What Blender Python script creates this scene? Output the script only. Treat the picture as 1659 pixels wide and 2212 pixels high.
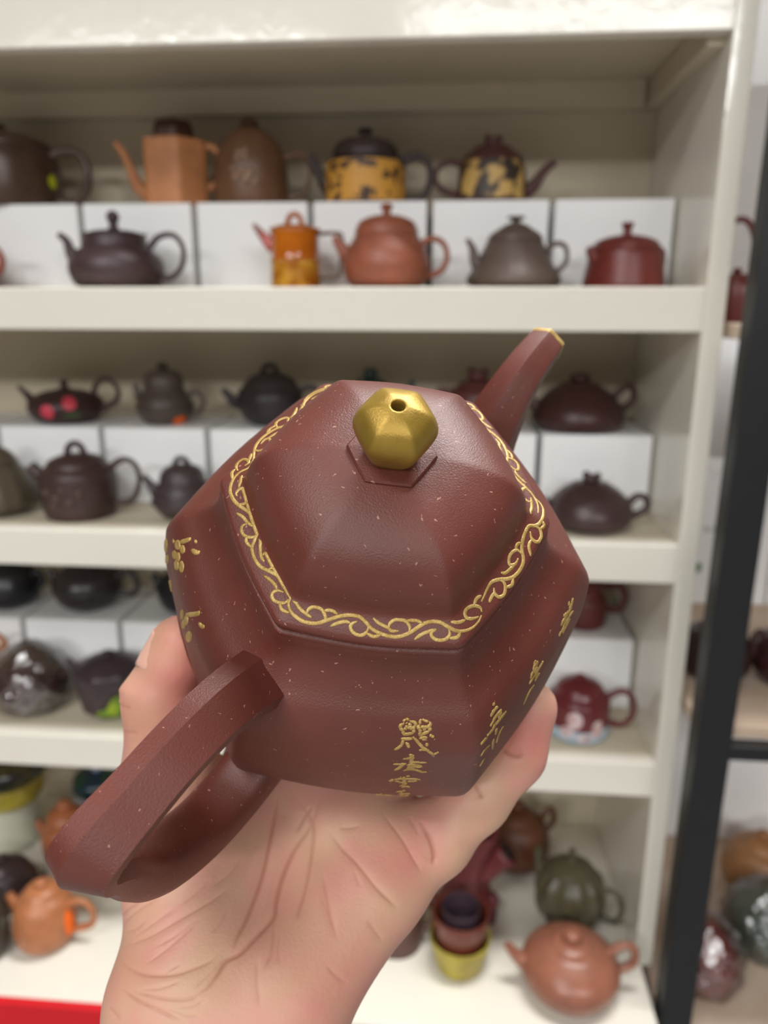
import bpy, bmesh, math, random
import numpy as np
from mathutils import Matrix, Vector

for o in list(bpy.data.objects): bpy.data.objects.remove(o, do_unlink=True)
scene = bpy.context.scene
COL = scene.collection
random.seed(4)

# ------------------------------------------------------------------ camera
W, H, F = 1659.0, 2212.0, 1660.0
CX, CY = W / 2, H / 2
CAMZ = 1.40
def cam_axes(yaw, pitch, roll):
    fwd = np.array([-math.sin(yaw) * math.cos(pitch), math.cos(yaw) * math.cos(pitch), -math.sin(pitch)])
    right = np.array([math.cos(yaw), math.sin(yaw), 0.0])
    up = np.cross(right, fwd)
    r2 = right * math.cos(roll) + up * math.sin(roll)
    return r2, np.cross(r2, fwd), fwd
CR, CU, CF = cam_axes(*[math.radians(a) for a in (4.787, 15.111, 0.089)])
CO = np.array([0, 0, CAMZ])
cam_d = bpy.data.cameras.new('camera'); cam = bpy.data.objects.new('camera', cam_d); COL.objects.link(cam)
M = Matrix.Identity(4)
for i in range(3):
    M[i][0], M[i][1], M[i][2], M[i][3] = CR[i], CU[i], -CF[i], CO[i]
cam.matrix_world = M
cam_d.sensor_fit = 'VERTICAL'; cam_d.sensor_height = 36.0; cam_d.sensor_width = 27.0
cam_d.lens = F / H * 36.0
cam_d.clip_start = 0.01
cam_d.dof.use_dof = True; cam_d.dof.focus_distance = 0.178; cam_d.dof.aperture_fstop = 12.0
scene.camera = cam

# ------------------------------------------------------------------ light
world = bpy.data.worlds.new('world'); scene.world = world; world.use_nodes = True
bg = world.node_tree.nodes['Background']
bg.inputs[0].default_value = (1.0, 0.97, 0.93, 1); bg.inputs[1].default_value = 0.03
def rect_light(name, loc, sx, sy, power, color=(1, 0.99, 0.98)):
    l = bpy.data.lights.new(name, 'AREA'); l.shape = 'RECTANGLE'; l.size = sx; l.size_y = sy
    l.energy = power; l.color = color
    o = bpy.data.objects.new(name, l); COL.objects.link(o); o.location = loc
    return o
rect_light('panel_or_fill_light', (0.62, -2.80, 2.80), 1.7, 0.5, 34)
rect_light('panel_or_fill_light', (-1.7, -3.7, 2.80), 1.8, 0.9, 150)
rect_light('panel_or_fill_light', (2.0, -3.7, 2.80), 1.8, 0.9, 105)
rect_light('panel_or_fill_light', (-0.75, -0.90, 2.80), 1.2, 0.6, 25)  # extra fill lamp added to brighten the palm, no known panel there
rect_light('panel_or_fill_light', (0.50, 0.74, 2.80), 1.2, 0.3, 46)
vs = scene.view_settings
vs.view_transform = 'Standard'; vs.look = 'None'; vs.gamma = 1.0; vs.use_curve_mapping = False
vs.exposure = 0.24

# ------------------------------------------------------------------ helpers
def ray(px, py):
    return CR * (px - CX) / F - CU * (py - CY) / F + CF
def at(px, py, D=None, Z=None):
    """point of the place seen at a pixel of the photo, on the plane y=D or on the level z=Z"""
    d = ray(px, py)
    return CO + d * (D / d[1] if D is not None else (Z - CAMZ) / d[2])
def cdepth(P): return float((np.asarray(P) - CO) @ CF)

def mesh_obj(name, verts, faces, mat, parent=None, smooth=True, sharp=None):
    me = bpy.data.meshes.new(name)
    me.from_pydata([tuple(map(float, v)) for v in verts], [], [tuple(int(i) for i in f) for f in faces])
    me.validate()
    bm_ = bmesh.new(); bm_.from_mesh(me); bmesh.ops.recalc_face_normals(bm_, faces=bm_.faces); bm_.to_mesh(me); bm_.free(); me.update()
    if smooth:
        for p in me.polygons: p.use_smooth = True
        if sharp: me.set_sharp_from_angle(angle=math.radians(sharp))
    o = bpy.data.objects.new(name, me); COL.objects.link(o)
    if mat: me.materials.append(mat)
    if parent: o.parent = parent
    return o
def empty(name, loc=(0, 0, 0), rz=0.0):
    o = bpy.data.objects.new(name, None); COL.objects.link(o); o.location = loc; o.rotation_euler = (0, 0, rz)
    o.empty_display_size = 0.02
    return o
def tag(o, label, cat, group=None):
    o['label'] = label; o['category'] = cat
    if group: o['group'] = group
    return o
def struct(o): o['kind'] = 'structure'; return o
def bevel(o, w, seg=2):
    m = o.modifiers.new('bevel', 'BEVEL'); m.width = w; m.segments = seg; m.limit_method = 'ANGLE'
    return o
BOXF = [(0, 3, 2, 1), (4, 5, 6, 7), (0, 1, 5, 4), (1, 2, 6, 5), (2, 3, 7, 6), (3, 0, 4, 7)]
def box_vf(x0, x1, y0, y1, z0, z1):
    return [(x0, y0, z0), (x1, y0, z0), (x1, y1, z0), (x0, y1, z0), (x0, y0, z1), (x1, y0, z1), (x1, y1, z1), (x0, y1, z1)]
def box(name, x0, x1, y0, y1, z0, z1, mat, parent=None, bv=0.0015):
    o = mesh_obj(name, box_vf(x0, x1, y0, y1, z0, z1), BOXF, mat, parent, smooth=False)
    if bv: bevel(o, bv)
    return o
def rings_vf(rings, cap0=True, cap1=True, loop=False):
    n = len(rings[0]); V = [p for r in rings for p in r]; Fc = []
    m = len(rings)
    for i in range(m if loop else m - 1):
        a, b = i * n, ((i + 1) % m) * n
        for j in range(n):
            k = (j + 1) % n
            Fc.append((a + j, a + k, b + k, b + j))
    if not loop:
        if cap0: Fc.append(tuple(range(n - 1, -1, -1)))
        if cap1: Fc.append(tuple(range((m - 1) * n, m * n)))
    return V, Fc
def crom(pts, k=6):
    P = np.array(pts, float); out = []
    n = len(P)
    for i in range(n - 1):
        p0 = P[i - 1] if i else 2 * P[0] - P[1]; p1, p2 = P[i], P[i + 1]; p3 = P[i + 2] if i + 2 < n else 2 * P[-1] - P[-2]
        for t in np.linspace(0, 1, k, endpoint=False):
            out.append(.5 * (2 * p1 + (p2 - p0) * t + (2 * p0 - 5 * p1 + 4 * p2 - p3) * t * t + (3 * p1 - p0 - 3 * p2 + p3) * t ** 3))
    out.append(P[-1])
    return np.array(out)
def lathe_vf(prof, n=40, shape=None, cap0=True, cap1=True):
    rings = []
    for (r, z) in prof:
        rg = []
        for j in range(n):
            a = 2 * math.pi * j / n
            k = shape(a, z) if shape else 1.0
            rg.append((r * k * math.cos(a), r * k * math.sin(a), z))
        rings.append(rg)
    return rings_vf(rings, cap0, cap1)
def tube_vf(path, radii, n=14, shape=None, up=(0, 1, 0), caps=True, section_varies=False):
    """sweep; path lies mostly in a plane whose normal is `up`; shape(a)->(u,v) unit section: u along `up`, v outward in plane"""
    P = np.array(path, float); rings = []
    R = np.broadcast_to(np.array(radii, float).reshape(len(radii), -1), (len(P), np.array(radii, float).reshape(len(radii), -1).shape[1]))
    up = np.array(up, float)
    for i in range(len(P)):
        t = P[min(i + 1, len(P) - 1)] - P[max(i - 1, 0)]; t /= np.linalg.norm(t) + 1e-12
        u = up - up @ t * t; u /= np.linalg.norm(u) + 1e-12
        v = np.cross(t, u)
        ru = R[i][0]; rv = R[i][-1]
        rg = []
        for j in range(n):
            a = 2 * math.pi * j / n
            cu, cv = (math.cos(a), math.sin(a)) if shape is None else (shape(a, i / (len(P) - 1)) if section_varies else shape(a))
            rg.append(P[i] + u * cu * ru + v * cv * rv)
        rings.append(rg)
    return rings_vf(rings, caps, caps)
def join_vf(*lists):
    V, Fc = [], []
    for v, f in lists:
        o = len(V); V += list(v); Fc += [tuple(i + o for i in q) for q in f]
    return V, Fc

# ------------------------------------------------------------------ materials
def lin(c):
    return tuple(((x / 255) / 12.92 if x <= 10 else (((x / 255) + .055) / 1.055) ** 2.4) for x in c)
_mats = {}
def mat(name, rgb, rough=.5, metal=0.0, var=.08, scale=30, bump=0.0, bscale=400, spec=.5, coat=0.0, rgb2=None, lo=.4, hi=.6, sss=0, detail=3):
    if name in _mats: return _mats[name]
    m = bpy.data.materials.new(name); m.use_nodes = True; nt = m.node_tree; N = nt.nodes; L = nt.links
    b = N['Principled BSDF']
    c = lin(rgb)
    tc = N.new('ShaderNodeTexCoord'); nz = N.new('ShaderNodeTexNoise'); nz.inputs['Scale'].default_value = scale; nz.inputs['Detail'].default_value = detail
    L.new(tc.outputs['Object'], nz.inputs['Vector'])
    rp = N.new('ShaderNodeValToRGB'); rp.color_ramp.elements[0].position = lo - .15; rp.color_ramp.elements[1].position = hi + .15
    if rgb2 is not None:
        rp.color_ramp.elements[0].position = lo; rp.color_ramp.elements[1].position = hi
        c2 = lin(rgb2); rp.color_ramp.elements[0].color = (*c, 1); rp.color_ramp.elements[1].color = (*c2, 1)
    else:
        rp.color_ramp.elements[0].color = (*[x * (1 - var) for x in c], 1); rp.color_ramp.elements[1].color = (*[min(1, x * (1 + var)) for x in c], 1)
    L.new(nz.outputs['Fac'], rp.inputs['Fac']); L.new(rp.outputs['Color'], b.inputs['Base Color'])
    b.inputs['Roughness'].default_value = rough; b.inputs['Metallic'].default_value = metal
    b.inputs['Specular IOR Level'].default_value = spec
    b.inputs['Coat Weight'].default_value = coat; b.inputs['Coat Roughness'].default_value = .12
    if bump:
        n2 = N.new('ShaderNodeTexNoise'); n2.inputs['Scale'].default_value = bscale; n2.inputs['Detail'].default_value = 4
        L.new(tc.outputs['Object'], n2.inputs['Vector'])
        bp = N.new('ShaderNodeBump'); bp.inputs['Strength'].default_value = bump; bp.inputs['Distance'].default_value = .001
        L.new(n2.outputs['Fac'], bp.inputs['Height']); L.new(bp.outputs['Normal'], b.inputs['Normal'])
    _mats[name] = m
    return m
def clay(rgb, rough=.42): return mat('clay_%d_%d_%d_%d' % (*rgb, int(rough * 100)), rgb, rough, var=.14, scale=60, bump=.12, bscale=900)

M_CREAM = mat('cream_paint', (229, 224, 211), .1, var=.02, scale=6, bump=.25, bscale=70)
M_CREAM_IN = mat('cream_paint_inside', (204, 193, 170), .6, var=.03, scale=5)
M_BOX = mat('white_card', (243, 243, 243), .6, var=.015, scale=8)
M_BLACK = mat('black_powder_coat', (12, 13, 16), .45, var=.1)
M_WOOD = mat('pale_wood', (214, 194, 174), .5, rgb2=(198, 174, 150), scale=14, lo=.3, hi=.7)
M_WALL = mat('white_wall', (242, 242, 243), .8, var=.02, scale=4)
M_GREYWALL = mat('grey_wall', (150, 148, 146), .8, var=.03, scale=4)
M_RED = mat('red_cloth', (205, 8, 24), .7, var=.05, scale=40, bump=.1, bscale=1500)
M_ORANGE = mat('orange_sticker', (250, 110, 20), .6, var=.02)
M_LIME = mat('lime_sticker', (205, 215, 40), .6, var=.02)

def clear_wrap():
    m = bpy.data.materials.new('clear_plastic_wrap'); m.use_nodes = True; nt = m.node_tree; N = nt.nodes; L = nt.links
    b = N['Principled BSDF']; out = N['Material Output']
    tr = N.new('ShaderNodeBsdfTransparent'); gl = N.new('ShaderNodeBsdfGlossy'); gl.inputs['Roughness'].default_value = .12
    lw = N.new('ShaderNodeLayerWeight'); lw.inputs['Blend'].default_value = .35
    mx = N.new('ShaderNodeMixShader'); mr = N.new('ShaderNodeMapRange'); mr.inputs['To Min'].default_value = .22; mr.inputs['To Max'].default_value = .7
    tc = N.new('ShaderNodeTexCoord'); nz = N.new('ShaderNodeTexNoise'); nz.inputs['Scale'].default_value = 55; nz.inputs['Detail'].default_value = 3; nz.inputs['Distortion'].default_value = 1.2
    bp = N.new('ShaderNodeBump'); bp.inputs['Strength'].default_value = .6; bp.inputs['Distance'].default_value = .006
    L.new(tc.outputs['Object'], nz.inputs['Vector']); L.new(nz.outputs['Fac'], bp.inputs['Height'])
    L.new(bp.outputs['Normal'], gl.inputs['Normal']); L.new(bp.outputs['Normal'], lw.inputs['Normal'])
    L.new(lw.outputs['Fresnel'], mr.inputs['Value']); L.new(mr.outputs['Result'], mx.inputs['Fac'])
    L.new(tr.outputs[0], mx.inputs[1]); L.new(gl.outputs[0], mx.inputs[2]); L.new(mx.outputs[0], out.inputs['Surface'])
    N.remove(b)
    return m
M_WRAP = clear_wrap()

# ------------------------------------------------------------------ the shelving unit (built-in setting)
Z0 = CAMZ
SIDE = 0.262; FRONT = 0.85; BACK = 1.13; LEFT = -0.95
SH = [Z0 + 0.018, Z0 - 0.262, Z0 - 0.542]                 # shelf tops
TH = 0.0455
COUNTER = Z0 - 0.843
shelf = empty('display_shelving', (0, 0, 0))
tag(shelf, 'cream painted wooden display shelving with thick shelf edges, full of teapots', 'shelving')
def spart(*a, **k): return box(*a, parent=shelf, **k)
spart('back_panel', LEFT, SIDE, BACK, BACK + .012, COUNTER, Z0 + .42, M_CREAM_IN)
side = spart('side_panel', SIDE, SIDE + .022, FRONT, BACK + .012, COUNTER, Z0 + .52, M_CREAM)
spart('side_panel', LEFT - .022, LEFT, FRONT, BACK + .012, COUNTER, Z0 + .52, M_CREAM)
for zt in SH:
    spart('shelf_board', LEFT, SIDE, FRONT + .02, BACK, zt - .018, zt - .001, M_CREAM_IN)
    spart('shelf_edge', LEFT, SIDE, FRONT, FRONT + .02, zt - TH, zt, M_CREAM)
spart('header_board', LEFT, SIDE, FRONT, FRONT + .02, Z0 + .253, Z0 + .36, M_CREAM)
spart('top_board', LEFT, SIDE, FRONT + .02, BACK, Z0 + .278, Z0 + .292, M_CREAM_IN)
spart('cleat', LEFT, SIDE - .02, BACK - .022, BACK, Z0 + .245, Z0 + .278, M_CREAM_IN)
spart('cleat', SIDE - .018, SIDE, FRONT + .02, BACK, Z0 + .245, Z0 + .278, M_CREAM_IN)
# base cabinet with counter
cab = empty('base_cabinet', (0, 0, 0)); tag(cab, 'cream counter at the foot of the shelving, red strip along its front edge', 'cabinet')
box('counter_top', LEFT, .2705, .735, BACK + .012, COUNTER - .03, COUNTER - .0005, M_CREAM, cab)
box('cabinet_body', LEFT, .268, .76, BACK, 0.0, COUNTER - .03, M_CREAM, cab)
box('red_edge_strip', LEFT, -.30, .7245, .7350, COUNTER - .055, COUNTER - .001, M_RED, cab, bv=.0008)
struct(box('floor', -4, 4, -7, 1.7, -.02, 0, M_GREYWALL, bv=0))
struct(box('wall_back', -4, 4, 1.62, 1.70, 0, Z0 + .20, M_WALL, bv=0))
struct(box('trim_1', -4, 4, 1.60, 1.70, Z0 + .20, 2.9, M_GREYWALL, bv=0))

# ------------------------------------------------------------------ white riser boxes
BW = 0.145; BD = 0.985; BH = 0.102
box_specs = {
 0: ['far left of the top shelf, under the big bronze-brown teapot', 'under the tan hexagonal teapot spout on the top shelf', 'under the brown domed teapot, behind the amber pot', 'under the yellow banded teapot, behind the orange teapot', 'under the maroon teapot with gold painting', 'at the right end of the top shelf, behind the red teapot'],
 1: ['at the left end of the second shelf', 'under the flat teapot with pink flowers', 'under the grey ribbed teapot with the orange sticker', 'behind the held teapot left of its knob, second shelf', 'behind the held teapot right of its knob, second shelf', 'under the large maroon teapot at the right, second shelf'],
 2: ['at the left end of the third shelf', 'under the dark round teapot on the third shelf', 'behind the thumb on the third shelf', 'hidden mostly by the held teapot, left middle of third shelf', 'hidden mostly by the held teapot, right middle of third shelf', 'under the maroon pot at the right end, third shelf'],
}
right0 = SIDE - .004
bme = None
for s in range(3):
    for k in range(-1, 6):
        x1 = right0 - (5 - k) * BW; x0 = x1 - BW + .008
        z = SH[s]
        e = empty('cardboard_box', ((x0 + x1) / 2, (BD + BACK) / 2 - .002, z))
        hw, hd = (x1 - x0) / 2, (BACK - .006 - BD) / 2
        if bme is None:
            b1 = box('carton', -hw, hw, -hd, hd, 0, BH - .0025, M_BOX, e, bv=.0006)
            b2 = box('carton_lid', -hw, hw, -hd, hd, BH - .0025, BH, M_BOX, e, bv=.0006)
            bme = (b1, b2)
        else:
            for q in bme:
                c = q.copy(); COL.objects.link(c); c.parent = e
        tag(e, 'white cardboard box ' + (box_specs[s][k] if k >= 0 else 'at the left picture edge, %s shelf' % ('top', 'second', 'third')[s]), 'box', 'white boxes used as risers')

# ------------------------------------------------------------------ background teapots
def blob_vf(cx, cy, cz, rx, ry, rz, n=10, m=7):
    rings = []
    for i in range(1, m):
        a = math.pi * i / m
        rings.append([(cx + rx * math.sin(a) * math.cos(2 * math.pi * j / n), cy + ry * math.sin(a) * math.sin(2 * math.pi * j / n), cz - rz * math.cos(a)) for j in range(n)])
    return rings_vf(rings)
def patch_vf(prof, z0, z1, a0, a1, off, m=8, n=10, shape=None):
    """a curved patch lying on a lathe body between heights and angles (front = -90 deg)"""
    P = np.array(prof); V = []; Fc = []
    for i in range(m):
        z = z0 + (z1 - z0) * i / (m - 1); r = float(np.interp(z, P[:, 1], P[:, 0])) + off
        for j in range(n):
            a = math.radians(a0 + (a1 - a0) * j / (n - 1)); V.append((r * math.cos(a), r * math.sin(a), z))
    for i in range(m - 1):
        for j in range(n - 1): Fc.append((i * n + j, i * n + j + 1, (i + 1) * n + j + 1, (i + 1) * n + j))
    return V, Fc
def disc_on(prof, z, a, rad, off, rz=None, n=14):
    P = np.array(prof); V = []; rz = rz or rad
    def pt(dz, da_len):
        zz = min(max(z + dz, P[:, 1].min()), P[:, 1].max()); r = float(np.interp(zz, P[:, 1], P[:, 0])) + off
        aa = math.radians(a) + da_len / max(r, 1e-6)
        return (r * math.cos(aa), r * math.sin(aa), zz)
    V.append(pt(0, 0))
    for j in range(n):
        t = 2 * math.pi * j / n; V.append(pt(rz * .6 * math.sin(t), rad * .6 * math.cos(t)))
    for j in range(n):
        t = 2 * math.pi * j / n; V.append(pt(rz * math.sin(t), rad * math.cos(t)))
    Fc = [(0, 1 + j, 1 + (j + 1) % n) for j in range(n)] + [(1 + j, 1 + n + j, 1 + n + (j + 1) % n, 1 + (j + 1) % n) for j in range(n)]
    return V, Fc

def ngon_shape(k, p=24, rot=0.0):
    ks = [2 * math.pi * i / k + math.pi / k + rot for i in range(k)]
    c0 = math.cos(math.pi / k)
    def f(a, z=0):
        s = sum(max(0.0, math.cos(a - t)) ** p for t in ks) ** (1 / p)
        return c0 / s
    return f
def flute_shape(k, amp):
    return lambda a, z=0: 1 - amp * abs(math.sin(k * a / 2)) ** .7 * 1.0

def teapot(label, px, D=None, py=None, zsup=None, body=None, lid=None, knob=None, spout=None, handle=None, hr=7, color=(80, 50, 40),
           rough=.42, rz=0.0, shape=None, loop_knob=None, figure_knob=None, colors=None, deco=None, name='teapot', cat='teapot', wrap=None, squash=1.0, smat=None, lean=0):
    """all shapes in photo pixels at the pot's own distance, turned into metres here"""
    P = at(px, 1000, D=D) if D is not None else at(px, py, Z=zsup)
    base = np.array([P[0], P[1], zsup])
    if D is not None:   # slide along x so the pot's axis stands at pixel px at mid height
        for _ in range(4):
            d = base + np.array([0, 0, .04]) - CO
            u = CX + F * (d @ CR) / (d @ CF)
            base[0] += (px - u) * (d @ CF) / F
    s = cdepth(base + np.array([0, 0, .05])) / F
    el = math.atan2(CAMZ - zsup - .03, base[1]); vz = s / math.cos(el) * squash
    t = empty(name, tuple(base + np.array([0, 0, .0004])), rz)
    tag(t, label, cat)
    cl = colors or {}
    def mt(k): return cl.get(k) or smat or clay(color, rough)
    def prof(p, k=5):
        q = crom([(max(r, .3), z) for r, z in p], k); return [(max(r, .2) * s, z * vz) for r, z in q]
    if body:
        pb = prof(body); mesh_obj('body', *lathe_vf(pb, 48, shape), mt('body'), t, sharp=50)
    if lid: mesh_obj('lid', *lathe_vf(prof(lid), 40, shape if cl.get('lidshape') else None), mt('lid'), t, sharp=50)
    if knob: mesh_obj('knob', *lathe_vf(prof(knob), 24), mt('knob'), t, sharp=60)
    if loop_knob:
        w, z0, h, r = loop_knob
        pts = [(w * math.cos(a) * s, 0, (z0 + h * math.sin(a)) * vz) for a in np.linspace(0, math.pi, 13)]
        mesh_obj('knob', *tube_vf(pts, [r * s] * 13, 10), mt('knob'), t)
    if figure_knob:
        w, z0, h = figure_knob
        parts = [blob_vf(0, 0, (z0 + h * .35) * vz, w * s, w * .7 * s, h * .5 * vz), blob_vf(-w * .6 * s, 0, (z0 + h * .75) * vz, w * .45 * s, w * .45 * s, h * .35 * vz),
                 blob_vf(w * .7 * s, 0, (z0 + h * .6) * vz, w * .4 * s, w * .35 * s, h * .4 * vz)]
        mesh_obj('figure_knob', *join_vf(*parts), mt('knob'), t)
    if spout:
        q = crom(spout, 6); mesh_obj('spout', *tube_vf([(x * s, 0, z * vz) for x, z, r in q], [r * s for x, z, r in q], 14), mt('spout'), t, sharp=60)
    if handle:
        q = crom(handle, 6); n = len(q)
        rr = [hr * s * (1.15 - .3 * math.sin(math.pi * i / (n - 1))) for i in range(n)]
        mesh_obj('handle', *tube_vf([(x * s, 0, z * vz) for x, z in q], rr, 12), mt('handle'), t)
    if deco:
        for (nm, kind, args, m) in deco:
            if kind == 'disc':
                z, a, r, *rest = args; vf = disc_on(pb, z * vz, a, r * s, .0006, (rest[0] * vz if rest else None))
            elif kind == 'band':
                z0, z1, a0, a1 = args; vf = patch_vf(pb, z0 * vz, z1 * vz, a0, a1, .0006, 10, 40)
            elif kind == 'blobs':
                vf = join_vf(*[blob_vf(*( (lambda r_: (r_ * math.cos(math.radians(a)), r_ * math.sin(math.radians(a)), z * vz))(float(np.interp(z * vz, [p[1] for p in pb], [p[0] for p in pb])))), r * s, r * s * .6, r * s) for (z, a, r) in args])
            elif kind == 'torus':
                z, r = args; R = float(np.interp(z * vz, [p[1] for p in pb], [p[0] for p in pb]))
                vf = rings_vf([[((R + r * s * math.cos(b)) * math.cos(a), (R + r * s * math.cos(b)) * math.sin(a), z * vz + r * s * math.sin(b)) for b in np.linspace(0, 2 * math.pi, 8, endpoint=False)] for a in np.linspace(0, 2 * math.pi, 40, endpoint=False)], loop=True)
            mesh_obj(nm, *vf, m, t)
    if wrap:
        q = [(r * s, z * vz) for r, z in crom(wrap, 4)]
        rnd = random.Random(px)
        ph = [(rnd.uniform(0, 6.3), rnd.uniform(0, 6.3)) for _ in range(3)]
        f = lambda a, z: 1 + .035 * math.sin(5 * a + ph[0][0] + z * 160) + .03 * math.sin(9 * a + ph[1][0] - z * 240) + .015 * math.sin(17 * a + ph[2][0])
        mesh_obj('plastic_wrap', *lathe_vf(q, 60, f), M_WRAP, t)
    return t

R1, R2 = BD + .055, FRONT + .075                     # back row on the boxes, front row on the boards
B0, B1, B2 = [z + BH for z in SH]
hexs = ngon_shape(6, 40, math.radians(-8))

# --- top shelf, back row
teapot('big bronze-brown round teapot cut off by the left picture edge, lime sticker by handle', 8, R1, zsup=B0, color=(78, 58, 46), rough=.28,
       body=[(92, 0), (112, 2), (117, 24), (118, 60), (116, 92), (112, 108), (108, 116), (100, 120)], lid=[(104, 117), (103, 126), (92, 136), (60, 148), (24, 154), (2, 155)], knob=[(12, 153), (17, 160), (12, 168), (1, 170)],
       handle=[(108, 105), (142, 114), (176, 106), (190, 75), (182, 36), (154, 12), (108, 14)], hr=10,
       deco=[('ring', 'torus', (108, 3), clay((70, 52, 42), .28)), ('price_sticker', 'disc', (52, -8, 14), M_LIME)])
teapot('tall tan hexagonal teapot with a dark brown lid and thin curved spout', 380, R1, zsup=B0, color=(188, 126, 82), rough=.5, shape=hexs,
       body=[(73, 0), (75, 1), (75, 60), (74, 124), (70, 131), (46, 137)], lid=[(46, 134), (48, 140), (46, 158), (38, 170), (24, 172), (1, 172)],
       colors={'lid': clay((74, 44, 30)), 'lidshape': True}, spout=[(-58, 24, 17), (-84, 42, 14), (-100, 78, 10), (-112, 108, 8), (-130, 132, 6)],
       handle=[(58, 118), (84, 120), (98, 98), (95, 56), (62, 32)], hr=8)
teapot('brown domed teapot with embossed flower relief and small round knob', 543, R1, zsup=B0, color=(104, 72, 50), rough=.4,
       body=[(68, 0), (78, 4), (80, 50), (76, 90), (62, 124), (50, 128)], lid=[(61, 125), (52, 138), (38, 150), (20, 158), (2, 160)], knob=[(18, 155), (21, 164), (14, 174), (1, 176)],
       handle=[(68, 96), (100, 106), (124, 94), (128, 60), (114, 26), (74, 14)], hr=6,
       deco=[('flower_relief', 'blobs', [(95, -95, 9), (100, -85, 8), (88, -86, 8), (86, -98, 8), (60, -92, 9), (56, -80, 11), (46, -84, 10), (50, -100, 9), (66, -104, 7), (40, -72, 8)], clay((140, 110, 88), .3))])
yel = mat('yellow_glaze_band', (206, 150, 62), .5, rgb2=(70, 48, 36), scale=75, lo=.53, hi=.6)
teapot('cylindrical teapot with painted yellow band and dark brown lid', 790, R1, zsup=B0, color=(58, 44, 44),
       body=[(78, 0), (84, 2), (86, 40), (85, 82), (80, 90), (66, 95)], lid=[(70, 93), (70, 108), (58, 126), (26, 135), (2, 137)], knob=[(12, 134), (11, 142), (17, 150), (10, 155), (1, 156)],
       spout=[(-70, 22, 20), (-94, 56, 14), (-122, 102, 9)], handle=[(76, 88), (112, 100), (136, 82), (139, 46), (120, 14), (78, 10)], hr=9,
       deco=[('painted_band', 'band', (4, 84, -200, 20), yel)])
gld = mat('gold_black_painting', (54, 42, 34), .5, rgb2=(196, 160, 92), scale=48, lo=.47, hi=.56)
teapot('dark maroon teapot with gold painted landscape and spout to the right', 1063, R1, zsup=B0, color=(80, 44, 42),
       body=[(68, 0), (76, 3), (74, 40), (70, 78), (60, 98), (44, 106)], lid=[(50, 104), (36, 116), (16, 121), (1, 122)], figure_knob=(19, 118, 22),
       spout=[(56, 22, 19), (88, 36, 14), (110, 66, 10), (134, 86, 8)], handle=[(-58, 78), (-90, 88), (-117, 76), (-122, 52), (-104, 30), (-58, 18)], hr=7,
       deco=[('painted_panel', 'band', (8, 84, -150, -30), gld)])
# --- top shelf, front row
teapot('terracotta teapot mostly outside the left edge, only its handle showing on the top shelf', -100, R2, zsup=SH[0], color=(150, 78, 62),
       body=[(50, 0), (75, 20), (80, 50), (60, 85), (40, 95)], lid=[(44, 93), (30, 108), (2, 114)], knob=[(8, 112), (12, 122), (1, 128)],
       handle=[(62, 78), (92, 84), (108, 60), (98, 34), (68, 28)], hr=8, spout=[(-66, 50, 15), (-100, 90, 7)])
teapot('dark purple-brown teapot with high square neck and tall bud knob', 250, R2, zsup=SH[0], color=(70, 52, 54),
       body=[(66, 0), (88, 6), (100, 34), (97, 58), (82, 76), (69, 86), (66, 108), (69, 111)], lid=[(67, 109), (44, 117), (12, 120), (1, 120)], knob=[(15, 117), (9, 130), (14, 146), (9, 156), (1, 160)],
       spout=[(-82, 44, 20), (-100, 74, 13), (-108, 98, 9), (-124, 112, 6)], handle=[(76, 84), (100, 106), (132, 108), (150, 82), (145, 46), (120, 22), (86, 26)], hr=6.5)
amber = mat('amber_glaze', (196, 108, 22), .12, rgb2=(150, 72, 12), scale=25, lo=.3, hi=.7, coat=.6)
amber2 = mat('gold_glaze', (206, 152, 52), .15, rgb2=(160, 92, 20), scale=60, lo=.35, hi=.65, coat=.5)
pinkg = mat('pink_glaze', (190, 84, 74), .2, rgb2=(120, 60, 40), scale=40, coat=.4)
brz = mat('dark_bamboo_glaze', (96, 72, 46), .3, var=.2, scale=60)
teapot('glossy amber glazed teapot shaped like a bamboo stem, pink spout', 638, R2, zsup=SH[0], smat=amber,
       body=[(50, 0), (54, 4), (52, 50), (56, 58), (52, 66), (52, 112), (56, 121), (50, 124)], lid=[(52, 122), (40, 128), (20, 130), (1, 131)], loop_knob=(16, 128, 24, 6),
       colors={'spout': pinkg, 'handle': brz}, spout=[(-46, 84, 16), (-66, 104, 11), (-90, 132, 4)], handle=[(50, 112), (84, 113), (102, 108), (99, 66), (97, 30), (82, 22), (50, 22)], hr=4,
       deco=[('gold_glaze_foot', 'band', (2, 56, -180, 180), amber2)])
teapot('orange terracotta teapot with domed lid and button knob', 835, R2, zsup=SH[0], color=(148, 84, 62),
       body=[(62, 0), (84, 10), (94, 42), (90, 70), (74, 98), (66, 110)], lid=[(68, 108), (68, 116), (58, 136), (32, 147), (8, 150), (1, 150)], knob=[(11, 148), (8, 157), (14, 166), (8, 173), (1, 174)],
       spout=[(-74, 54, 21), (-94, 80, 14), (-114, 106, 8)], handle=[(70, 86), (96, 102), (122, 92), (131, 64), (118, 36), (80, 22)], hr=7)
teapot('grey-brown fluted teapot widening like a pyramid, flat knob', 1112, R2, zsup=SH[0], color=(94, 78, 70), shape=flute_shape(22, .05),
       body=[(78, 0), (98, 6), (103, 16), (98, 28), (82, 52), (66, 84), (58, 100)], lid=[(60, 98), (54, 110), (36, 122), (18, 132), (1, 133)], knob=[(11, 130), (10, 139), (19, 143), (17, 147), (1, 148)],
       spout=[(-66, 34, 22), (-84, 58, 13), (-92, 84, 8), (-104, 102, 5)], handle=[(66, 76), (88, 92), (108, 84), (111, 56), (94, 36), (74, 36)], hr=6)
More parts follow.
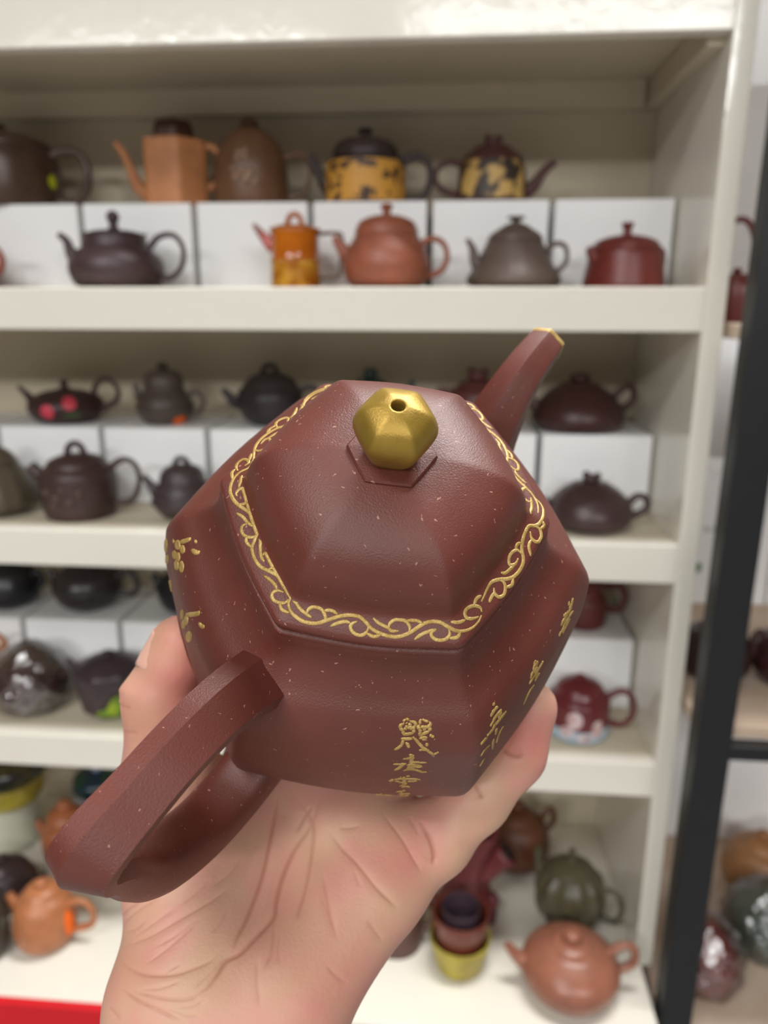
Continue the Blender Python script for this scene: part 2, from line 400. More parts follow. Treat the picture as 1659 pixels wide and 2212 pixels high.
teapot('plain brick-red teapot tapering upwards, at the right end of the top shelf', 1352, R2, zsup=SH[0], color=(106, 43, 37), rough=.36,
       body=[(82, 0), (88, 2), (84, 30), (77, 70), (72, 80)], lid=[(76, 78), (62, 97), (34, 107), (8, 110), (1, 110)], knob=[(11, 108), (9, 120), (13, 134), (1, 135)],
       spout=[(-56, 44, 20), (-78, 66, 13), (-90, 82, 8)], handle=[(60, 72), (84, 80), (92, 62), (85, 26), (64, 14)], hr=9, rz=.35)

# --- second shelf, back row
pink = mat('pink_enamel', (214, 70, 88), .45, var=.12, scale=120)
leafg = mat('green_enamel', (70, 90, 50), .5, var=.1)
teapot('flat dark teapot painted with pink flowers on the second shelf', 140, R1, zsup=B1, color=(60, 38, 38),
       body=[(44, 0), (66, 8), (79, 30), (72, 50), (44, 64), (26, 67)], lid=[(28, 66), (16, 70), (1, 71)], knob=[(12, 68), (7, 78), (10, 86), (1, 90)],
       spout=[(-68, 36, 13), (-88, 58, 7), (-104, 74, 4)], handle=[(62, 54), (76, 84), (102, 90), (119, 70), (112, 44), (72, 24)], hr=6,
       deco=[('painted_flower', 'disc', (30, -92, 15), pink), ('painted_flower', 'disc', (46, -58, 14), pink), ('painted_leaf', 'disc', (22, -55, 20, 5), leafg)])
teapot('grey-brown ringed teapot with domed lid and orange sticker, second shelf', 355, R1, zsup=B1, color=(82, 70, 64),
       body=[(42, 0), (56, 18), (60, 36), (54, 56), (44, 70), (40, 78)], lid=[(42, 76), (42, 92), (32, 108), (10, 114), (1, 114)], knob=[(9, 112), (13, 121), (8, 128), (1, 129)],
       spout=[(-48, 36, 14), (-58, 60, 9), (-64, 84, 5)], handle=[(46, 60), (72, 66), (86, 46), (72, 22), (48, 22)], hr=6,
       deco=[('ring', 'torus', (36, 4), clay((78, 66, 60))), ('ring', 'torus', (58, 4), clay((78, 66, 60))), ('price_sticker', 'disc', (10, -35, 17, 9), M_ORANGE)])
teapot('black-brown teapot with arched knob beside the ringed one, partly behind the held teapot', 585, R1, zsup=B1, color=(48, 40, 42),
       body=[(40, 0), (60, 16), (70, 46), (68, 70), (58, 82)], lid=[(62, 78), (48, 98), (24, 110), (1, 113)], loop_knob=(16, 110, 16, 6),
       spout=[(-58, 44, 18), (-82, 48, 13), (-92, 60, 10), (-106, 74, 6)], handle=[(60, 70), (92, 80), (108, 55), (90, 28), (60, 30)], hr=7, deco=[('ring', 'torus', (70, 4), clay((46, 38, 40)))])
teapot('dark green teapot just peeking over the held lid near the gold knob', 800, R1, zsup=B1, color=(34, 50, 46),
       body=[(44, 0), (66, 20), (70, 50), (56, 78), (36, 88)], lid=[(40, 86), (24, 100), (1, 104)], knob=[(11, 102), (16, 112), (10, 122), (1, 124)],
       spout=[(60, 44, 14), (80, 70, 9), (92, 98, 6)], handle=[(-56, 70), (-90, 76), (-100, 46), (-62, 24)])
teapot('small maroon teapot with animal knob behind the held spout', 1030, R1, zsup=B1, color=(92, 48, 46),
       body=[(44, 0), (58, 12), (62, 46), (56, 76), (42, 88)], lid=[(46, 86), (32, 98), (1, 104)], figure_knob=(22, 100, 26),
       spout=[(52, 40, 14), (70, 62, 9), (78, 84, 6)], handle=[(-52, 74), (-82, 76), (-88, 44), (-54, 24)])
teapot('large dark maroon teapot with wide belly at the right of the second shelf', 1250, R1, zsup=B1, color=(66, 38, 36), rough=.34,
       body=[(68, 0), (90, 5), (100, 26), (90, 52), (66, 78), (50, 88)], lid=[(54, 86), (34, 98), (16, 102), (1, 103)], knob=[(18, 100), (22, 110), (12, 118), (1, 119)],
       spout=[(-84, 40, 16), (-100, 58, 11), (-108, 82, 7)], handle=[(72, 66), (96, 90), (114, 86), (113, 58), (84, 34)], hr=8)
# --- second shelf, front row
teapot('olive-grey ribbed teapot at the left end of the second shelf, front row', -12, R2, zsup=SH[1], color=(92, 82, 66), shape=flute_shape(14, .06),
       body=[(56, 0), (84, 18), (88, 46), (70, 80), (48, 108)], lid=[(52, 106), (38, 126), (14, 140), (1, 142)], knob=[(10, 138), (14, 150), (1, 156)],
       handle=[(-66, 80), (-110, 90), (-120, 50), (-76, 30)])
teapot('dark brown barrel teapot with arched loop knob, second shelf front row', 170, R2, zsup=SH[1], color=(66, 46, 43),
       body=[(64, 0), (74, 4), (79, 50), (79, 88), (70, 100), (60, 106)], lid=[(64, 104), (56, 116), (30, 126), (1, 129)], loop_knob=(19, 126, 24, 7),
       spout=[(-64, 62, 20), (-86, 82, 15), (-104, 102, 12)], handle=[(70, 98), (104, 118), (130, 106), (136, 72), (116, 32), (70, 26)], hr=6.5,
       deco=[('relief', 'blobs', [(60, -120, 8), (50, -100, 9), (66, -90, 7), (40, -80, 8), (58, -65, 9), (34, -105, 7)], clay((84, 60, 50)))])
teapot('dark ringed gourd teapot left of the held teapot, second shelf front row', 395, R2, zsup=SH[1], color=(66, 54, 55),
       body=[(42, 0), (62, 22), (66, 42), (58, 62), (46, 78)], lid=[(50, 76), (44, 96), (28, 108), (1, 112)], loop_knob=(15, 108, 16, 6),
       spout=[(-54, 48, 15), (-74, 68, 10), (-86, 86, 6)], handle=[(48, 66), (84, 80), (96, 50), (58, 28)],
       deco=[('ring', 'torus', (34, 4), clay((62, 50, 52))), ('ring', 'torus', (50, 4), clay((62, 50, 52)))])
teapot('dark purple-brown squat teapot with dragon knob, right end of the second shelf', 1275, R2, zsup=SH[1], color=(64, 44, 44), rough=.34,
       body=[(60, 0), (86, 10), (93, 32), (80, 60), (56, 82), (46, 86)], lid=[(50, 84), (34, 94), (1, 98)], figure_knob=(19, 94, 22),
       spout=[(-82, 36, 14), (-100, 56, 9)], handle=[(76, 42), (98, 66), (118, 62), (121, 40), (92, 22)], hr=8)
# --- third shelf, back row
teapot('black teapot tucked under the second shelf edge at the far left', 18, R1, zsup=B2, color=(32, 31, 34), rough=.3,
       body=[(38, 0), (58, 16), (64, 44), (50, 76), (30, 86)], lid=[(34, 84), (20, 96), (1, 99)], knob=[(9, 97), (12, 106), (1, 110)], handle=[(54, 64), (72, 70), (78, 50), (58, 30)], spout=[(-56, 40, 14), (-90, 80, 7)])
teapot('dark round teapot in the shadow under the second shelf edge', 188, R1, zsup=B2, color=(48, 42, 43), rough=.3,
       body=[(36, 0), (60, 16), (72, 44), (64, 70), (40, 86)], lid=[(44, 84), (24, 98), (1, 101)], knob=[(9, 99), (12, 108), (1, 112)], handle=[(60, 62), (96, 76), (112, 52), (100, 30), (64, 34)], spout=[(-60, 40, 14), (-82, 76, 7)])
teapot('black teapot behind the thumb on the third shelf', 405, R1, zsup=B2, color=(30, 29, 32), rough=.3,
       body=[(36, 0), (56, 16), (64, 44), (56, 70), (36, 84)], lid=[(40, 82), (22, 94), (1, 98)], knob=[(9, 96), (12, 104), (1, 108)], handle=[(54, 62), (86, 70), (88, 40), (56, 30)], spout=[(-56, 40, 14), (-74, 76, 7)])
teapot('maroon waisted pot with ear handle, right end of the third shelf', 1262, R1, zsup=B2, color=(96, 40, 38), rough=.35,
       body=[(36, 0), (46, 3), (49, 30), (47, 56), (38, 68), (40, 82), (50, 100)], lid=[(49, 98), (30, 108), (1, 112)], knob=[(9, 110), (12, 120), (1, 124)], handle=[(42, 80), (70, 86), (86, 60), (74, 32), (42, 36)], hr=8)
# --- third shelf, front row
teapot('plastic-wrapped round brown teapot with a bright reflection, third shelf left', 68, R2, zsup=SH[2], color=(78, 52, 48), rough=.2,
       body=[(44, 0), (66, 14), (76, 46), (66, 80), (44, 98)], lid=[(48, 96), (30, 108), (1, 112)], knob=[(14, 108), (18, 118), (1, 124)], spout=[(60, 50, 14), (78, 76, 7)],
       wrap=[(50, .5), (74, 14), (84, 46), (74, 84), (52, 104), (30, 124), (8, 132)])
lg = mat('lime_leaf_enamel', (150, 175, 40), .5, rgb2=(96, 128, 40), scale=80)
teapot('dark petal-shaped teapot with lime green leaves, third shelf', 238, R2, zsup=SH[2], color=(60, 46, 50), rough=.36, shape=flute_shape(8, .08),
       body=[(44, 0), (60, 10), (68, 40), (76, 80), (72, 92)], lid=[(70, 90), (40, 104), (1, 112)], knob=[(10, 108), (14, 116), (1, 120)], spout=[(-58, 56, 14), (-80, 84, 9), (-92, 98, 7)], handle=[(62, 80), (92, 82), (94, 44), (58, 30)],
       deco=[('painted_leaf', 'disc', (16, -72, 26, 12), lg), ('painted_leaf', 'disc', (38, -52, 20, 16), lg), ('painted_leaf', 'disc', (28, -62, 14, 14), lg)])
blue = mat('blue_glaze', (150, 176, 196), .3, rgb2=(176, 194, 206), scale=60)
whit = mat('white_enamel', (214, 196, 194), .3, rgb2=(180, 130, 130), scale=140)
teapot('dark red enamel teapot with white flowers and pale blue foot', 1250, R2, zsup=SH[2], color=(100, 36, 40), rough=.25,
       body=[(58, 0), (66, 4), (66, 30), (66, 66), (58, 78), (48, 84)], lid=[(54, 82), (44, 96), (22, 104), (1, 106)], knob=[(9, 104), (12, 112), (1, 116)],
       handle=[(58, 70), (90, 84), (114, 68), (116, 36), (96, 14), (58, 18)], hr=7, spout=[(-56, 40, 14), (-84, 74, 7)],
       deco=[('blue_foot', 'band', (1, 25, -180, 180), blue), ('painted_flower', 'disc', (48, -105, 17, 18), whit), ('painted_flower', 'disc', (30, -62, 14, 18), whit), ('painted_flower', 'disc', (22, -118, 16, 12), whit), ('painted_flower', 'disc', (14, -88, 18, 7), whit)])
teapot('tan brown teapot at the left edge, only its handle showing behind the plastic-wrapped one', -62, R2 + .022, zsup=SH[2], color=(168, 104, 62),
       body=[(24, 0), (34, 10), (38, 50), (34, 96), (26, 106)], lid=[(28, 104), (18, 114), (1, 118)], knob=[(7, 116), (9, 124), (1, 128)], handle=[(28, 84), (50, 118), (74, 122), (84, 104), (60, 92), (32, 70)], hr=7)

# --- counter
oliv = mat('olive_glaze', (66, 60, 34), .25, rgb2=(30, 30, 26), scale=45, lo=.42, hi=.58)
ygl = mat('yellow_olive_glaze', (170, 156, 62), .3, rgb2=(140, 124, 40), scale=40)
crm = mat('celadon_cream', (190, 190, 170), .35, var=.05, scale=20)
teapot('tall glazed jar with dark olive lid, yellow band and cream body at left', 34, py=1812, zsup=COUNTER, smat=crm, name='glazed_jar', cat='jar',
       body=[(48, 0), (54, 3), (55, 60), (54, 88)], lid=[(72, 124), (84, 134), (90, 150), (78, 166), (40, 176), (1, 178)], knob=[(62, 84), (70, 92), (73, 110), (70, 126)],
       colors={'lid': oliv, 'knob': ygl})
bluewhite = mat('blue_white_glaze', (60, 84, 120), .2, rgb2=(206, 210, 224), scale=70, lo=.45, hi=.55)
greenb = mat('dark_green_glaze', (40, 66, 46), .25, rgb2=(24, 40, 70), scale=50)
teapot('small jar with blue and white glaze and dark green lid', 222, py=1770, zsup=COUNTER, smat=bluewhite, name='glazed_jar', cat='jar',
       body=[(30, 0), (44, 10), (50, 40), (46, 66)], lid=[(50, 64), (54, 76), (44, 92), (1, 98)], colors={'lid': greenb}, knob=[(8, 96), (10, 104), (1, 108)])
teapot('orange-brown teapot standing beside the tall glazed jar', 152, py=1850, zsup=COUNTER, color=(150, 88, 54), body=[(36, 0), (48, 8), (54, 36), (50, 60), (38, 70)],
       lid=[(42, 68), (36, 84), (16, 94), (1, 96)], knob=[(14, 93), (16, 102), (8, 108), (1, 109)], spout=[(-44, 36, 13), (-66, 66, 7)], handle=[(44, 58), (70, 64), (74, 34), (46, 20)])
teapot('dark purple teapot lying low at the left edge of the counter', 16, py=1938, zsup=COUNTER, color=(64, 50, 52), rough=.3,
       body=[(44, 0), (62, 10), (66, 30), (50, 54), (34, 60)], lid=[(38, 58), (22, 68), (1, 71)], knob=[(8, 70), (12, 77), (1, 80)], spout=[(56, 28, 13), (78, 40, 8), (92, 50, 6)], handle=[(-50, 46), (-84, 50), (-84, 20), (-52, 14)])
teapot('round terracotta teapot with orange sticker on its handle, counter left', 104, py=2028, zsup=COUNTER, color=(168, 106, 68), rough=.38,
       body=[(40, 0), (60, 12), (66, 44), (56, 74), (38, 88)], lid=[(42, 86), (28, 97), (1, 101)], knob=[(10, 99), (13, 106), (1, 110)], spout=[(-56, 50, 14), (-76, 78, 9)],
       handle=[(52, 66), (84, 76), (108, 60), (104, 34), (60, 22)], hr=8, deco=[('price_sticker', 'disc', (44, -14, 14, 22), M_ORANGE)])
teapot('dark greenish teapot cut off at the left edge of the counter', -38, py=2060, zsup=COUNTER, color=(62, 58, 48), body=[(40, 0), (56, 12), (62, 50), (48, 86)], lid=[(50, 84), (30, 98), (1, 102)], knob=[(9, 100), (12, 108), (1, 112)], handle=[(-48, 70), (-84, 70), (-80, 30), (-50, 24)], spout=[(50, 50, 12), (60, 66, 8)])
teapot('rust-brown round teapot with ring handle at the back right of the counter', 1112, py=1856, zsup=COUNTER, color=(96, 56, 36), body=[(46, 0), (66, 14), (72, 44), (60, 74), (40, 88)],
       lid=[(44, 86), (26, 98), (1, 102)], knob=[(10, 100), (14, 110), (1, 114)], handle=[(50, 62), (66, 86), (82, 88), (84, 62), (56, 44)], hr=7, spout=[(-58, 44, 15), (-92, 70, 8)], rz=.3)
teapot('dark brown mug-shaped teapot beside the wrist', 858, py=2030, zsup=COUNTER, color=(88, 58, 52), body=[(50, 0), (54, 4), (54, 70), (50, 96), (40, 102)], lid=[(44, 100), (26, 110), (1, 113)], knob=[(8, 111), (12, 120), (1, 124)],
       handle=[(48, 88), (70, 96), (80, 66), (74, 34), (48, 26)], hr=7)
yj = mat('mustard_glaze', (178, 162, 60), .35, rgb2=(150, 134, 46), scale=30)
yc = teapot('mustard yellow cup holding a red-brown bowl, near the wrist', 992, py=2080, zsup=COUNTER, smat=yj, name='cup', cat='cup', body=[(46, 0), (52, 4), (62, 34), (66, 54), (62, 54.5), (57, 34), (46, 8), (1, 7)])
zcup = COUNTER + .0004
def cup_on(label, ref, dz, s, body, color, **k):
    t = teapot(label, 992, py=2080, zsup=COUNTER, color=color, body=body, **k); t.location.z = COUNTER + dz; return t
cup_on('red-brown clay bowl nested in the mustard yellow cup', yc, .026, 1, [(36, 0), (46, 4), (57, 40), (61, 66), (57, 66.5), (52, 40), (42, 10), (1, 9)], (110, 52, 40), name='bowl', cat='bowl', rough=.3)
cup_on('small dark glossy cup inside the red-brown bowl', yc, .040, 1, [(28, 0), (34, 4), (40, 30), (42, 58), (39, 58.5), (36, 34), (28, 10), (1, 9)], (66, 52, 60), name='cup', cat='cup', rough=.15)
# tree-stump shaped piece
def stump():
    P = at(1005, 1958, Z=COUNTER); s = cdepth(P) / F
    t = empty('stump_vase', tuple(P + np.array([0, 0, .0004])), .2); tag(t, 'maroon clay vase shaped like a tree stump with an open side branch', 'vase')
    m = clay((112, 52, 54), .4)
    def bark(a, z): return 1 + .07 * math.sin(3 * a + 20 * z) + .05 * math.sin(7 * a - 40 * z) + .03 * math.sin(13 * a)
    pr = [(r * s, z * s * 1.3) for r, z in crom([(74, 0), (60, 12), (50, 40), (46, 80), (52, 120), (62, 150), (56, 152), (44, 130), (40, 110), (1, 108)], 5)]
    mesh_obj('trunk', *lathe_vf(pr, 40, bark), m, t)
    q = crom([(18, 60, 26), (48, 84, 22), (66, 104, 25), (78, 116, 30)], 6)
    path = [(x * s, -.35 * x * s, z * s * 1.3) for x, z, r in q]
    rad = [r * s for x, z, r in q]
    mesh_obj('branch', *tube_vf(path, rad, 18, up=(.35, 1, 0)), m, t)
    d = np.array(path[-1]) - np.array(path[-2]); d /= np.linalg.norm(d)
    mesh_obj('branch_opening_shade', *tube_vf([np.array(path[-1]) - d * .002, np.array(path[-1]) + d * .0007], [rad[-1] * .62] * 2, 18, up=(.35, 1, 0)), clay((46, 16, 18), .6), t)  # solid dark disc on the branch end, shade of the hollow painted in
    q = crom([(30, 0, 16), (48, 20, 14), (52, 50, 12)], 5)
    mesh_obj('root', *tube_vf([(x * s, -.6 * x * s, max(z, 12) * s) for x, z, r in q], [r * s * .9 for x, z, r in q], 12), m, t)
stump()
teapot('olive pumpkin-ribbed teapot standing behind the terracotta one', 1226, py=1978, zsup=COUNTER, color=(84, 78, 58), rough=.36, shape=flute_shape(12, .10),
       body=[(44, 0), (64, 10), (76, 40), (70, 72), (48, 92)], lid=[(50, 91), (30, 101), (8, 106), (1, 106)], knob=[(9, 103), (6, 116), (8, 126), (1, 130)], spout=[(-60, 54, 14), (-70, 84, 10), (-72, 112, 9)],
       handle=[(62, 66), (94, 70), (110, 46), (98, 18), (64, 18)], hr=6, rz=-.35)
teapot('round terracotta teapot with glossy shoulder at the front right of the counter', 1228, py=2128, zsup=COUNTER, color=(146, 93, 73), rough=.3, squash=.8,
       body=[(62, 0), (92, 14), (106, 44), (94, 72), (60, 94), (46, 98)], lid=[(50, 97), (34, 106), (1, 110)], knob=[(16, 107), (20, 118), (14, 126), (1, 128)], spout=[(-90, 46, 22), (-116, 62, 14), (-138, 86, 8)],
       handle=[(74, 78), (104, 100), (130, 96), (132, 62), (92, 40)], hr=10)

# ------------------------------------------------------------------ black rack at the right
RZ = [Z0 - .018, Z0 - .455, Z0 - .885]
rack = empty('metal_rack', (0, 0, 0)); tag(rack, 'black metal rack with pale wooden boards right of the shelving', 'rack')
RX0, RX1, RY0, RY1 = .2740, 1.10, .80, 1.30
for (xa, ya) in ((RX0, RY0 - .02), (RX1, RY0 - .02), (RX1, RY1)):
    ln = .007 if xa == RX0 else 0.0          # the near upright leans a little
    zt_ = Z0 + .75; v_ = box_vf(xa, xa + .038, ya, ya + .03, 0, zt_)
    v_ = [(x + ln * max(0.0, z - (Z0 - .85)) / .6, y, z) for x, y, z in v_]
    bevel(mesh_obj('upright', v_, BOXF, M_BLACK, rack, smooth=False), .0015)
for z in RZ + [Z0 + .45]:
    box('beam', RX0 + .041, RX1, RY0 - .018, RY0 + .0, z - .034, z - .016, M_BLACK, rack)
    box('shelf_plank', .290, RX1, RY0 + .001, RY1, z - .016, z - .0005, M_WOOD, rack)
RB = 1.17
def wbox(label, x0, x1, z, h, y0=RB, marks=False):
    e = empty('storage_box', ((x0 + x1) / 2, (y0 + RY1) / 2, z + .0004)); hw, hd = (x1 - x0) / 2 - .001, (RY1 - y0) / 2 - .001
    tag(e, label, 'box', 'white boxes on the black rack')
    box('carton', -hw, hw, -hd, hd, 0, h, M_BOX, e)
    if marks:
        g = mat('green_print', (110, 150, 116), .6, var=.1)
        for i, (cx, cz) in enumerate(((-.03, .06), (.045, .05))):
            mesh_obj('printed_mark', *tube_vf([(cx, -hd - .0004, cz), (cx, -hd - .0010, cz)], [.009] * 2, 18, up=(0, 0, 1)), g, e)
        gr = mat('grey_print', (186, 190, 190), .6, var=.1)
        for k in range(10):
            box('printed_line', -.06 + k * .012, -.053 + k * .012, -hd - .0010, -hd - .0004, .118, .126, gr, e, bv=0)
wbox('white box with green printed marks on the middle rack board', .34, .50, RZ[1], .21, marks=True)
wbox('white box with green printed marks next to the black upright, right side', .502, .66, RZ[1], .205, marks=True)
wbox('plain white box at the back of the lowest rack board', .34, .62, RZ[2], .26)
wbox('plain white box behind the tall red teapot on the upper rack board', .34, .60, RZ[0], .30)
def rackpot(label, x, y, z, **k):
    d = np.array([x, y, z + .03]) - CO; px = CX + F * (d @ CR) / (d @ CF)
    t = teapot(label, px, D=y, zsup=z, **k); t.location.x = x; return t
rackpot('tall red-brown teapot with overhead bail handle between shelving and rack upright', .3185, .93, RZ[0], color=(112, 48, 42), rough=.3,
        body=[(44, 0), (51, 5), (51, 60), (45, 84), (34, 92)], lid=[(38, 90), (24, 98), (1, 100)], knob=[(7, 98), (10, 108), (1, 112)], handle=[(-44, 84), (-42, 130), (-30, 190), (-6, 210), (20, 192), (38, 130), (42, 84)], hr=8, spout=[(46, 50, 12), (68, 90, 7)])
rackpot('dark brown teapot on the middle rack board behind the black upright', .345, .93, RZ[1], color=(58, 42, 40), rough=.25, body=[(50, 0), (70, 14), (76, 50), (60, 86), (40, 98)], lid=[(44, 96), (28, 108), (1, 112)], knob=[(9, 110), (13, 120), (1, 124)], handle=[(-56, 76), (-92, 84), (-96, 44), (-60, 26)])
rackpot('glossy dark maroon teapot at the right picture edge, middle rack board', .435, .915, RZ[1], color=(64, 36, 36), rough=.18, body=[(50, 0), (76, 16), (84, 54), (66, 92), (44, 104)], lid=[(48, 102), (30, 116), (1, 120)], knob=[(9, 118), (13, 130), (1, 134)], spout=[(60, 50, 14), (90, 90, 7)], handle=[(-66, 76), (-76, 104), (-90, 84), (-72, 30)])
rackpot('brown clay teapot at the back of the lowest rack board', .50, 1.06, RZ[2], color=(158, 112, 72), body=[(50, 0), (70, 14), (76, 44), (60, 76), (40, 86)], lid=[(44, 84), (28, 96), (1, 100)], knob=[(9, 98), (13, 108), (1, 112)], handle=[(50, 62), (80, 66), (80, 30), (50, 20)])
rackpot('plastic-wrapped dark green teapot on the lowest rack board', .465, .945, RZ[2], color=(70, 86, 76), rough=.2, body=[(54, 0), (74, 14), (80, 44), (62, 76), (42, 88)], lid=[(46, 86), (28, 98), (1, 102)], knob=[(9, 100), (13, 110), (1, 114)],
        wrap=[(60, .5), (82, 14), (90, 46), (74, 84), (50, 104), (26, 120), (6, 126)])
rackpot('plastic-wrapped red teapot at the front of the lowest rack board', .362, .875, RZ[2], color=(128, 54, 46), rough=.2, body=[(46, 0), (62, 12), (68, 44), (54, 74), (38, 86)], lid=[(42, 84), (26, 96), (1, 100)], knob=[(12, 98), (15, 108), (1, 112)],
        wrap=[(52, .5), (70, 12), (78, 46), (66, 82), (46, 102), (26, 118), (6, 124)])
# ==PART2==
# ------------------------------------------------------------------ the held teapot (own frame: z along its axis, +x towards the handle, millimetres)
PR = np.array([[-0.5815142258604276, 0.8103653685412866, 0.0717577493286164],
               [0.6634486830020336, 0.5234311390284446, -0.5346547369261719],
               [-0.47082592339699275, -0.26330175115952387, -0.8420184901123928]])      # pot frame -> camera frame (x right, y down, z forward)
PT = np.array([0.00034361074704202454, -0.002586376426272712, 0.18926503637470993])
CAMM = np.stack([CR, -CU, CF], 1)
POTR = CAMM @ PR; POTT = CO + CAMM @ PT
pot = bpy.data.objects.new('hexagonal_teapot', None); COL.objects.link(pot); pot.empty_display_size = .02
Mx = Matrix.Identity(4)
for i in range(3):
    for j in range(3): Mx[i][j] = POTR[i, j]
    Mx[i][3] = POTT[i]
pot.matrix_world = Mx
tag(pot, 'reddish-brown hexagonal clay teapot with gold knob and gold scroll border, held in hand', 'teapot')

def pot_ray(px, py):
    d = PR.T @ np.array([(px - CX) / F, (py - CY) / F, 1.0]); o = PR.T @ (-PT)
    return o * 1000, d * 1000
HK = [math.radians(30 + 60 * i) for i in range(6)]
def hexr(a, p=60, b=.03):
    s = sum(max(0.0, math.cos(a - t)) ** p for t in HK) ** (1 / p)
    ph = (math.degrees(a) % 60) - 30
    return .8660254 / s * (2 ** (1 / p)) + b * math.cos(math.radians(3 * ph))
def hex_angles(per):
    """angles around the hexagon, denser at the six corners"""
    out = []
    for c in range(6):
        for i in range(per):
            u = i / per
            u = u + .10 * math.sin(2 * math.pi * u) * -1
            out.append(math.radians(60 * c + 60 * u))
    return out
def hexlathe(prof, per=14, p=60, b=.03, cap0=False, cap1=False):
    A = hex_angles(per); rings = []
    for r, z in prof:
        pp = p(r, z) if callable(p) else p
        rings.append([(r * hexr(a, pp, b) * math.cos(a) / 1000, r * hexr(a, pp, b) * math.sin(a) / 1000, z / 1000) for a in A])
    return rings_vf(rings, cap0, cap1)

def zisha():
    m = bpy.data.materials.new('zisha_clay'); m.use_nodes = True; nt = m.node_tree; N = nt.nodes; L = nt.links
    b = N['Principled BSDF']; tc = N.new('ShaderNodeTexCoord')
    def noise(sc, det=3):
        n = N.new('ShaderNodeTexNoise'); n.inputs['Scale'].default_value = sc; n.inputs['Detail'].default_value = det; L.new(tc.outputs['Object'], n.inputs['Vector']); return n
    n1 = noise(35); r1 = N.new('ShaderNodeValToRGB'); r1.color_ramp.elements[0].position = .3; r1.color_ramp.elements[1].position = .7
    r1.color_ramp.elements[0].color = (*lin((90, 43, 33)), 1); r1.color_ramp.elements[1].color = (*lin((102, 50, 40)), 1)
    L.new(n1.outputs['Fac'], r1.inputs['Fac'])
    # pale mineral grains
    v = N.new('ShaderNodeTexVoronoi'); v.inputs['Scale'].default_value = 760
    nd = noise(500, 2); am = N.new('ShaderNodeMix'); am.data_type = 'RGBA'; am.blend_type = 'ADD'; am.inputs['Factor'].default_value = .004; L.new(tc.outputs['Object'], am.inputs[6]); L.new(nd.outputs['Color'], am.inputs[7]); L.new(am.outputs[2], v.inputs['Vector'])
    sp = N.new('ShaderNodeSeparateColor'); L.new(v.outputs['Color'], sp.inputs['Color'])
    lt = N.new('ShaderNodeMath'); lt.operation = 'LESS_THAN'; mg = N.new('ShaderNodeMapRange'); mg.inputs['To Min'].default_value = .06; mg.inputs['To Max'].default_value = .26; L.new(sp.outputs['Green'], mg.inputs['Value']); L.new(mg.outputs['Result'], lt.inputs[1]); L.new(v.outputs['Distance'], lt.inputs[0])
    gt = N.new('ShaderNodeMath'); gt.operation = 'GREATER_THAN'; gt.inputs[1].default_value = .84; L.new(sp.outputs['Red'], gt.inputs[0])
    mu = N.new('ShaderNodeMath'); mu.operation = 'MULTIPLY'; L.new(lt.outputs[0], mu.inputs[0]); L.new(gt.outputs[0], mu.inputs[1])
    mu2 = N.new('ShaderNodeMath'); mu2.operation = 'MULTIPLY'; mu2.inputs[1].default_value = .42; L.new(mu.outputs[0], mu2.inputs[0])
    mx = N.new('ShaderNodeMix'); mx.data_type = 'RGBA'; L.new(mu2.outputs[0], mx.inputs['Factor']); L.new(r1.outputs['Color'], mx.inputs[6]); mx.inputs[7].default_value = (*lin((214, 160, 140)), 1)
    L.new(mx.outputs[2], b.inputs['Base Color'])
    n3 = noise(60); mr = N.new('ShaderNodeMapRange'); mr.inputs['To Min'].default_value = .36; mr.inputs['To Max'].default_value = .52
    L.new(n3.outputs['Fac'], mr.inputs['Value']); L.new(mr.outputs['Result'], b.inputs['Roughness'])
    n2 = noise(2400, 4); bp = N.new('ShaderNodeBump'); bp.inputs['Strength'].default_value = .36; bp.inputs['Distance'].default_value = .0003
    L.new(n2.outputs['Fac'], bp.inputs['Height']); L.new(bp.outputs['Normal'], b.inputs['Normal'])
    b.inputs['Specular IOR Level'].default_value = .5
    return m
M_ZI = zisha()
M_GOLD = mat('gold_paint', (190, 160, 96), .42, metal=.35, rgb2=(164, 132, 68), scale=500, lo=.35, hi=.65, bump=.25, bscale=2500)
M_KNOB = mat('gold_knob_paint', (168, 138, 58), .38, metal=.5, rgb2=(146, 116, 42), scale=90, lo=.35, hi=.65, bump=.12, bscale=2600)
M_HOLE_SHADE = mat('painted_hole_shade', (20, 10, 8), .9)  # near-black colour that paints in the shade inside the holes

# body
BODY = crom([(34, -3.4), (40.6, -3.4), (41.6, -5.0), (42.5, -8.8), (44.5, -12.5), (48.5, -16.0), (54.2, -19.8), (58.2, -25.6), (59.8, -32), (61.4, -42), (62.2, -52), (61.6, -60), (58.2, -68), (51, -74.6), (45, -76.6), (44, -78.0), (40, -78.0)], 5)
body = mesh_obj('body', *hexlathe(BODY[::-1], 16, 90, .035, True, False), M_ZI, pot, sharp=40)
# lid with brim, cove, dome
def brim_z(rho): return .2 + (41.0 - rho) * .40
LID = [(30, -3.0), (39.4, -3.0), (40.6, -2.6), (41.0, -1.8), (41.0, -.5), (40.7, .1), (40.0, brim_z(40)), (37.5, brim_z(37.5)), (35.4, brim_z(35.4))]
DOME = crom([(35.4, brim_z(35.4)), (34.8, 3.0), (34.2, 4.3), (33.5, 6.6), (32.6, 9.0), (31.0, 11.6), (28.4, 14.2), (24.4, 16.6), (19, 18.6), (14, 19.6), (9, 20.1), (2, 20.4)], 5)
lid = mesh_obj('lid', *hexlathe(LID + [tuple(q) for q in DOME[1:]], 16, lambda r, z: 80 if z < 4 else 34 + 56 * min(1, r / 33) ** 3, .038, True, True), M_ZI, pot, sharp=38)
mesh_obj('knob_plate', *hexlathe([(9.4, 18.6), (10.2, 18.8), (10.3, 20.6), (9.9, 21.0), (6.5, 21.3)], 8, 90, .01, True, True), M_ZI, lid, sharp=30)
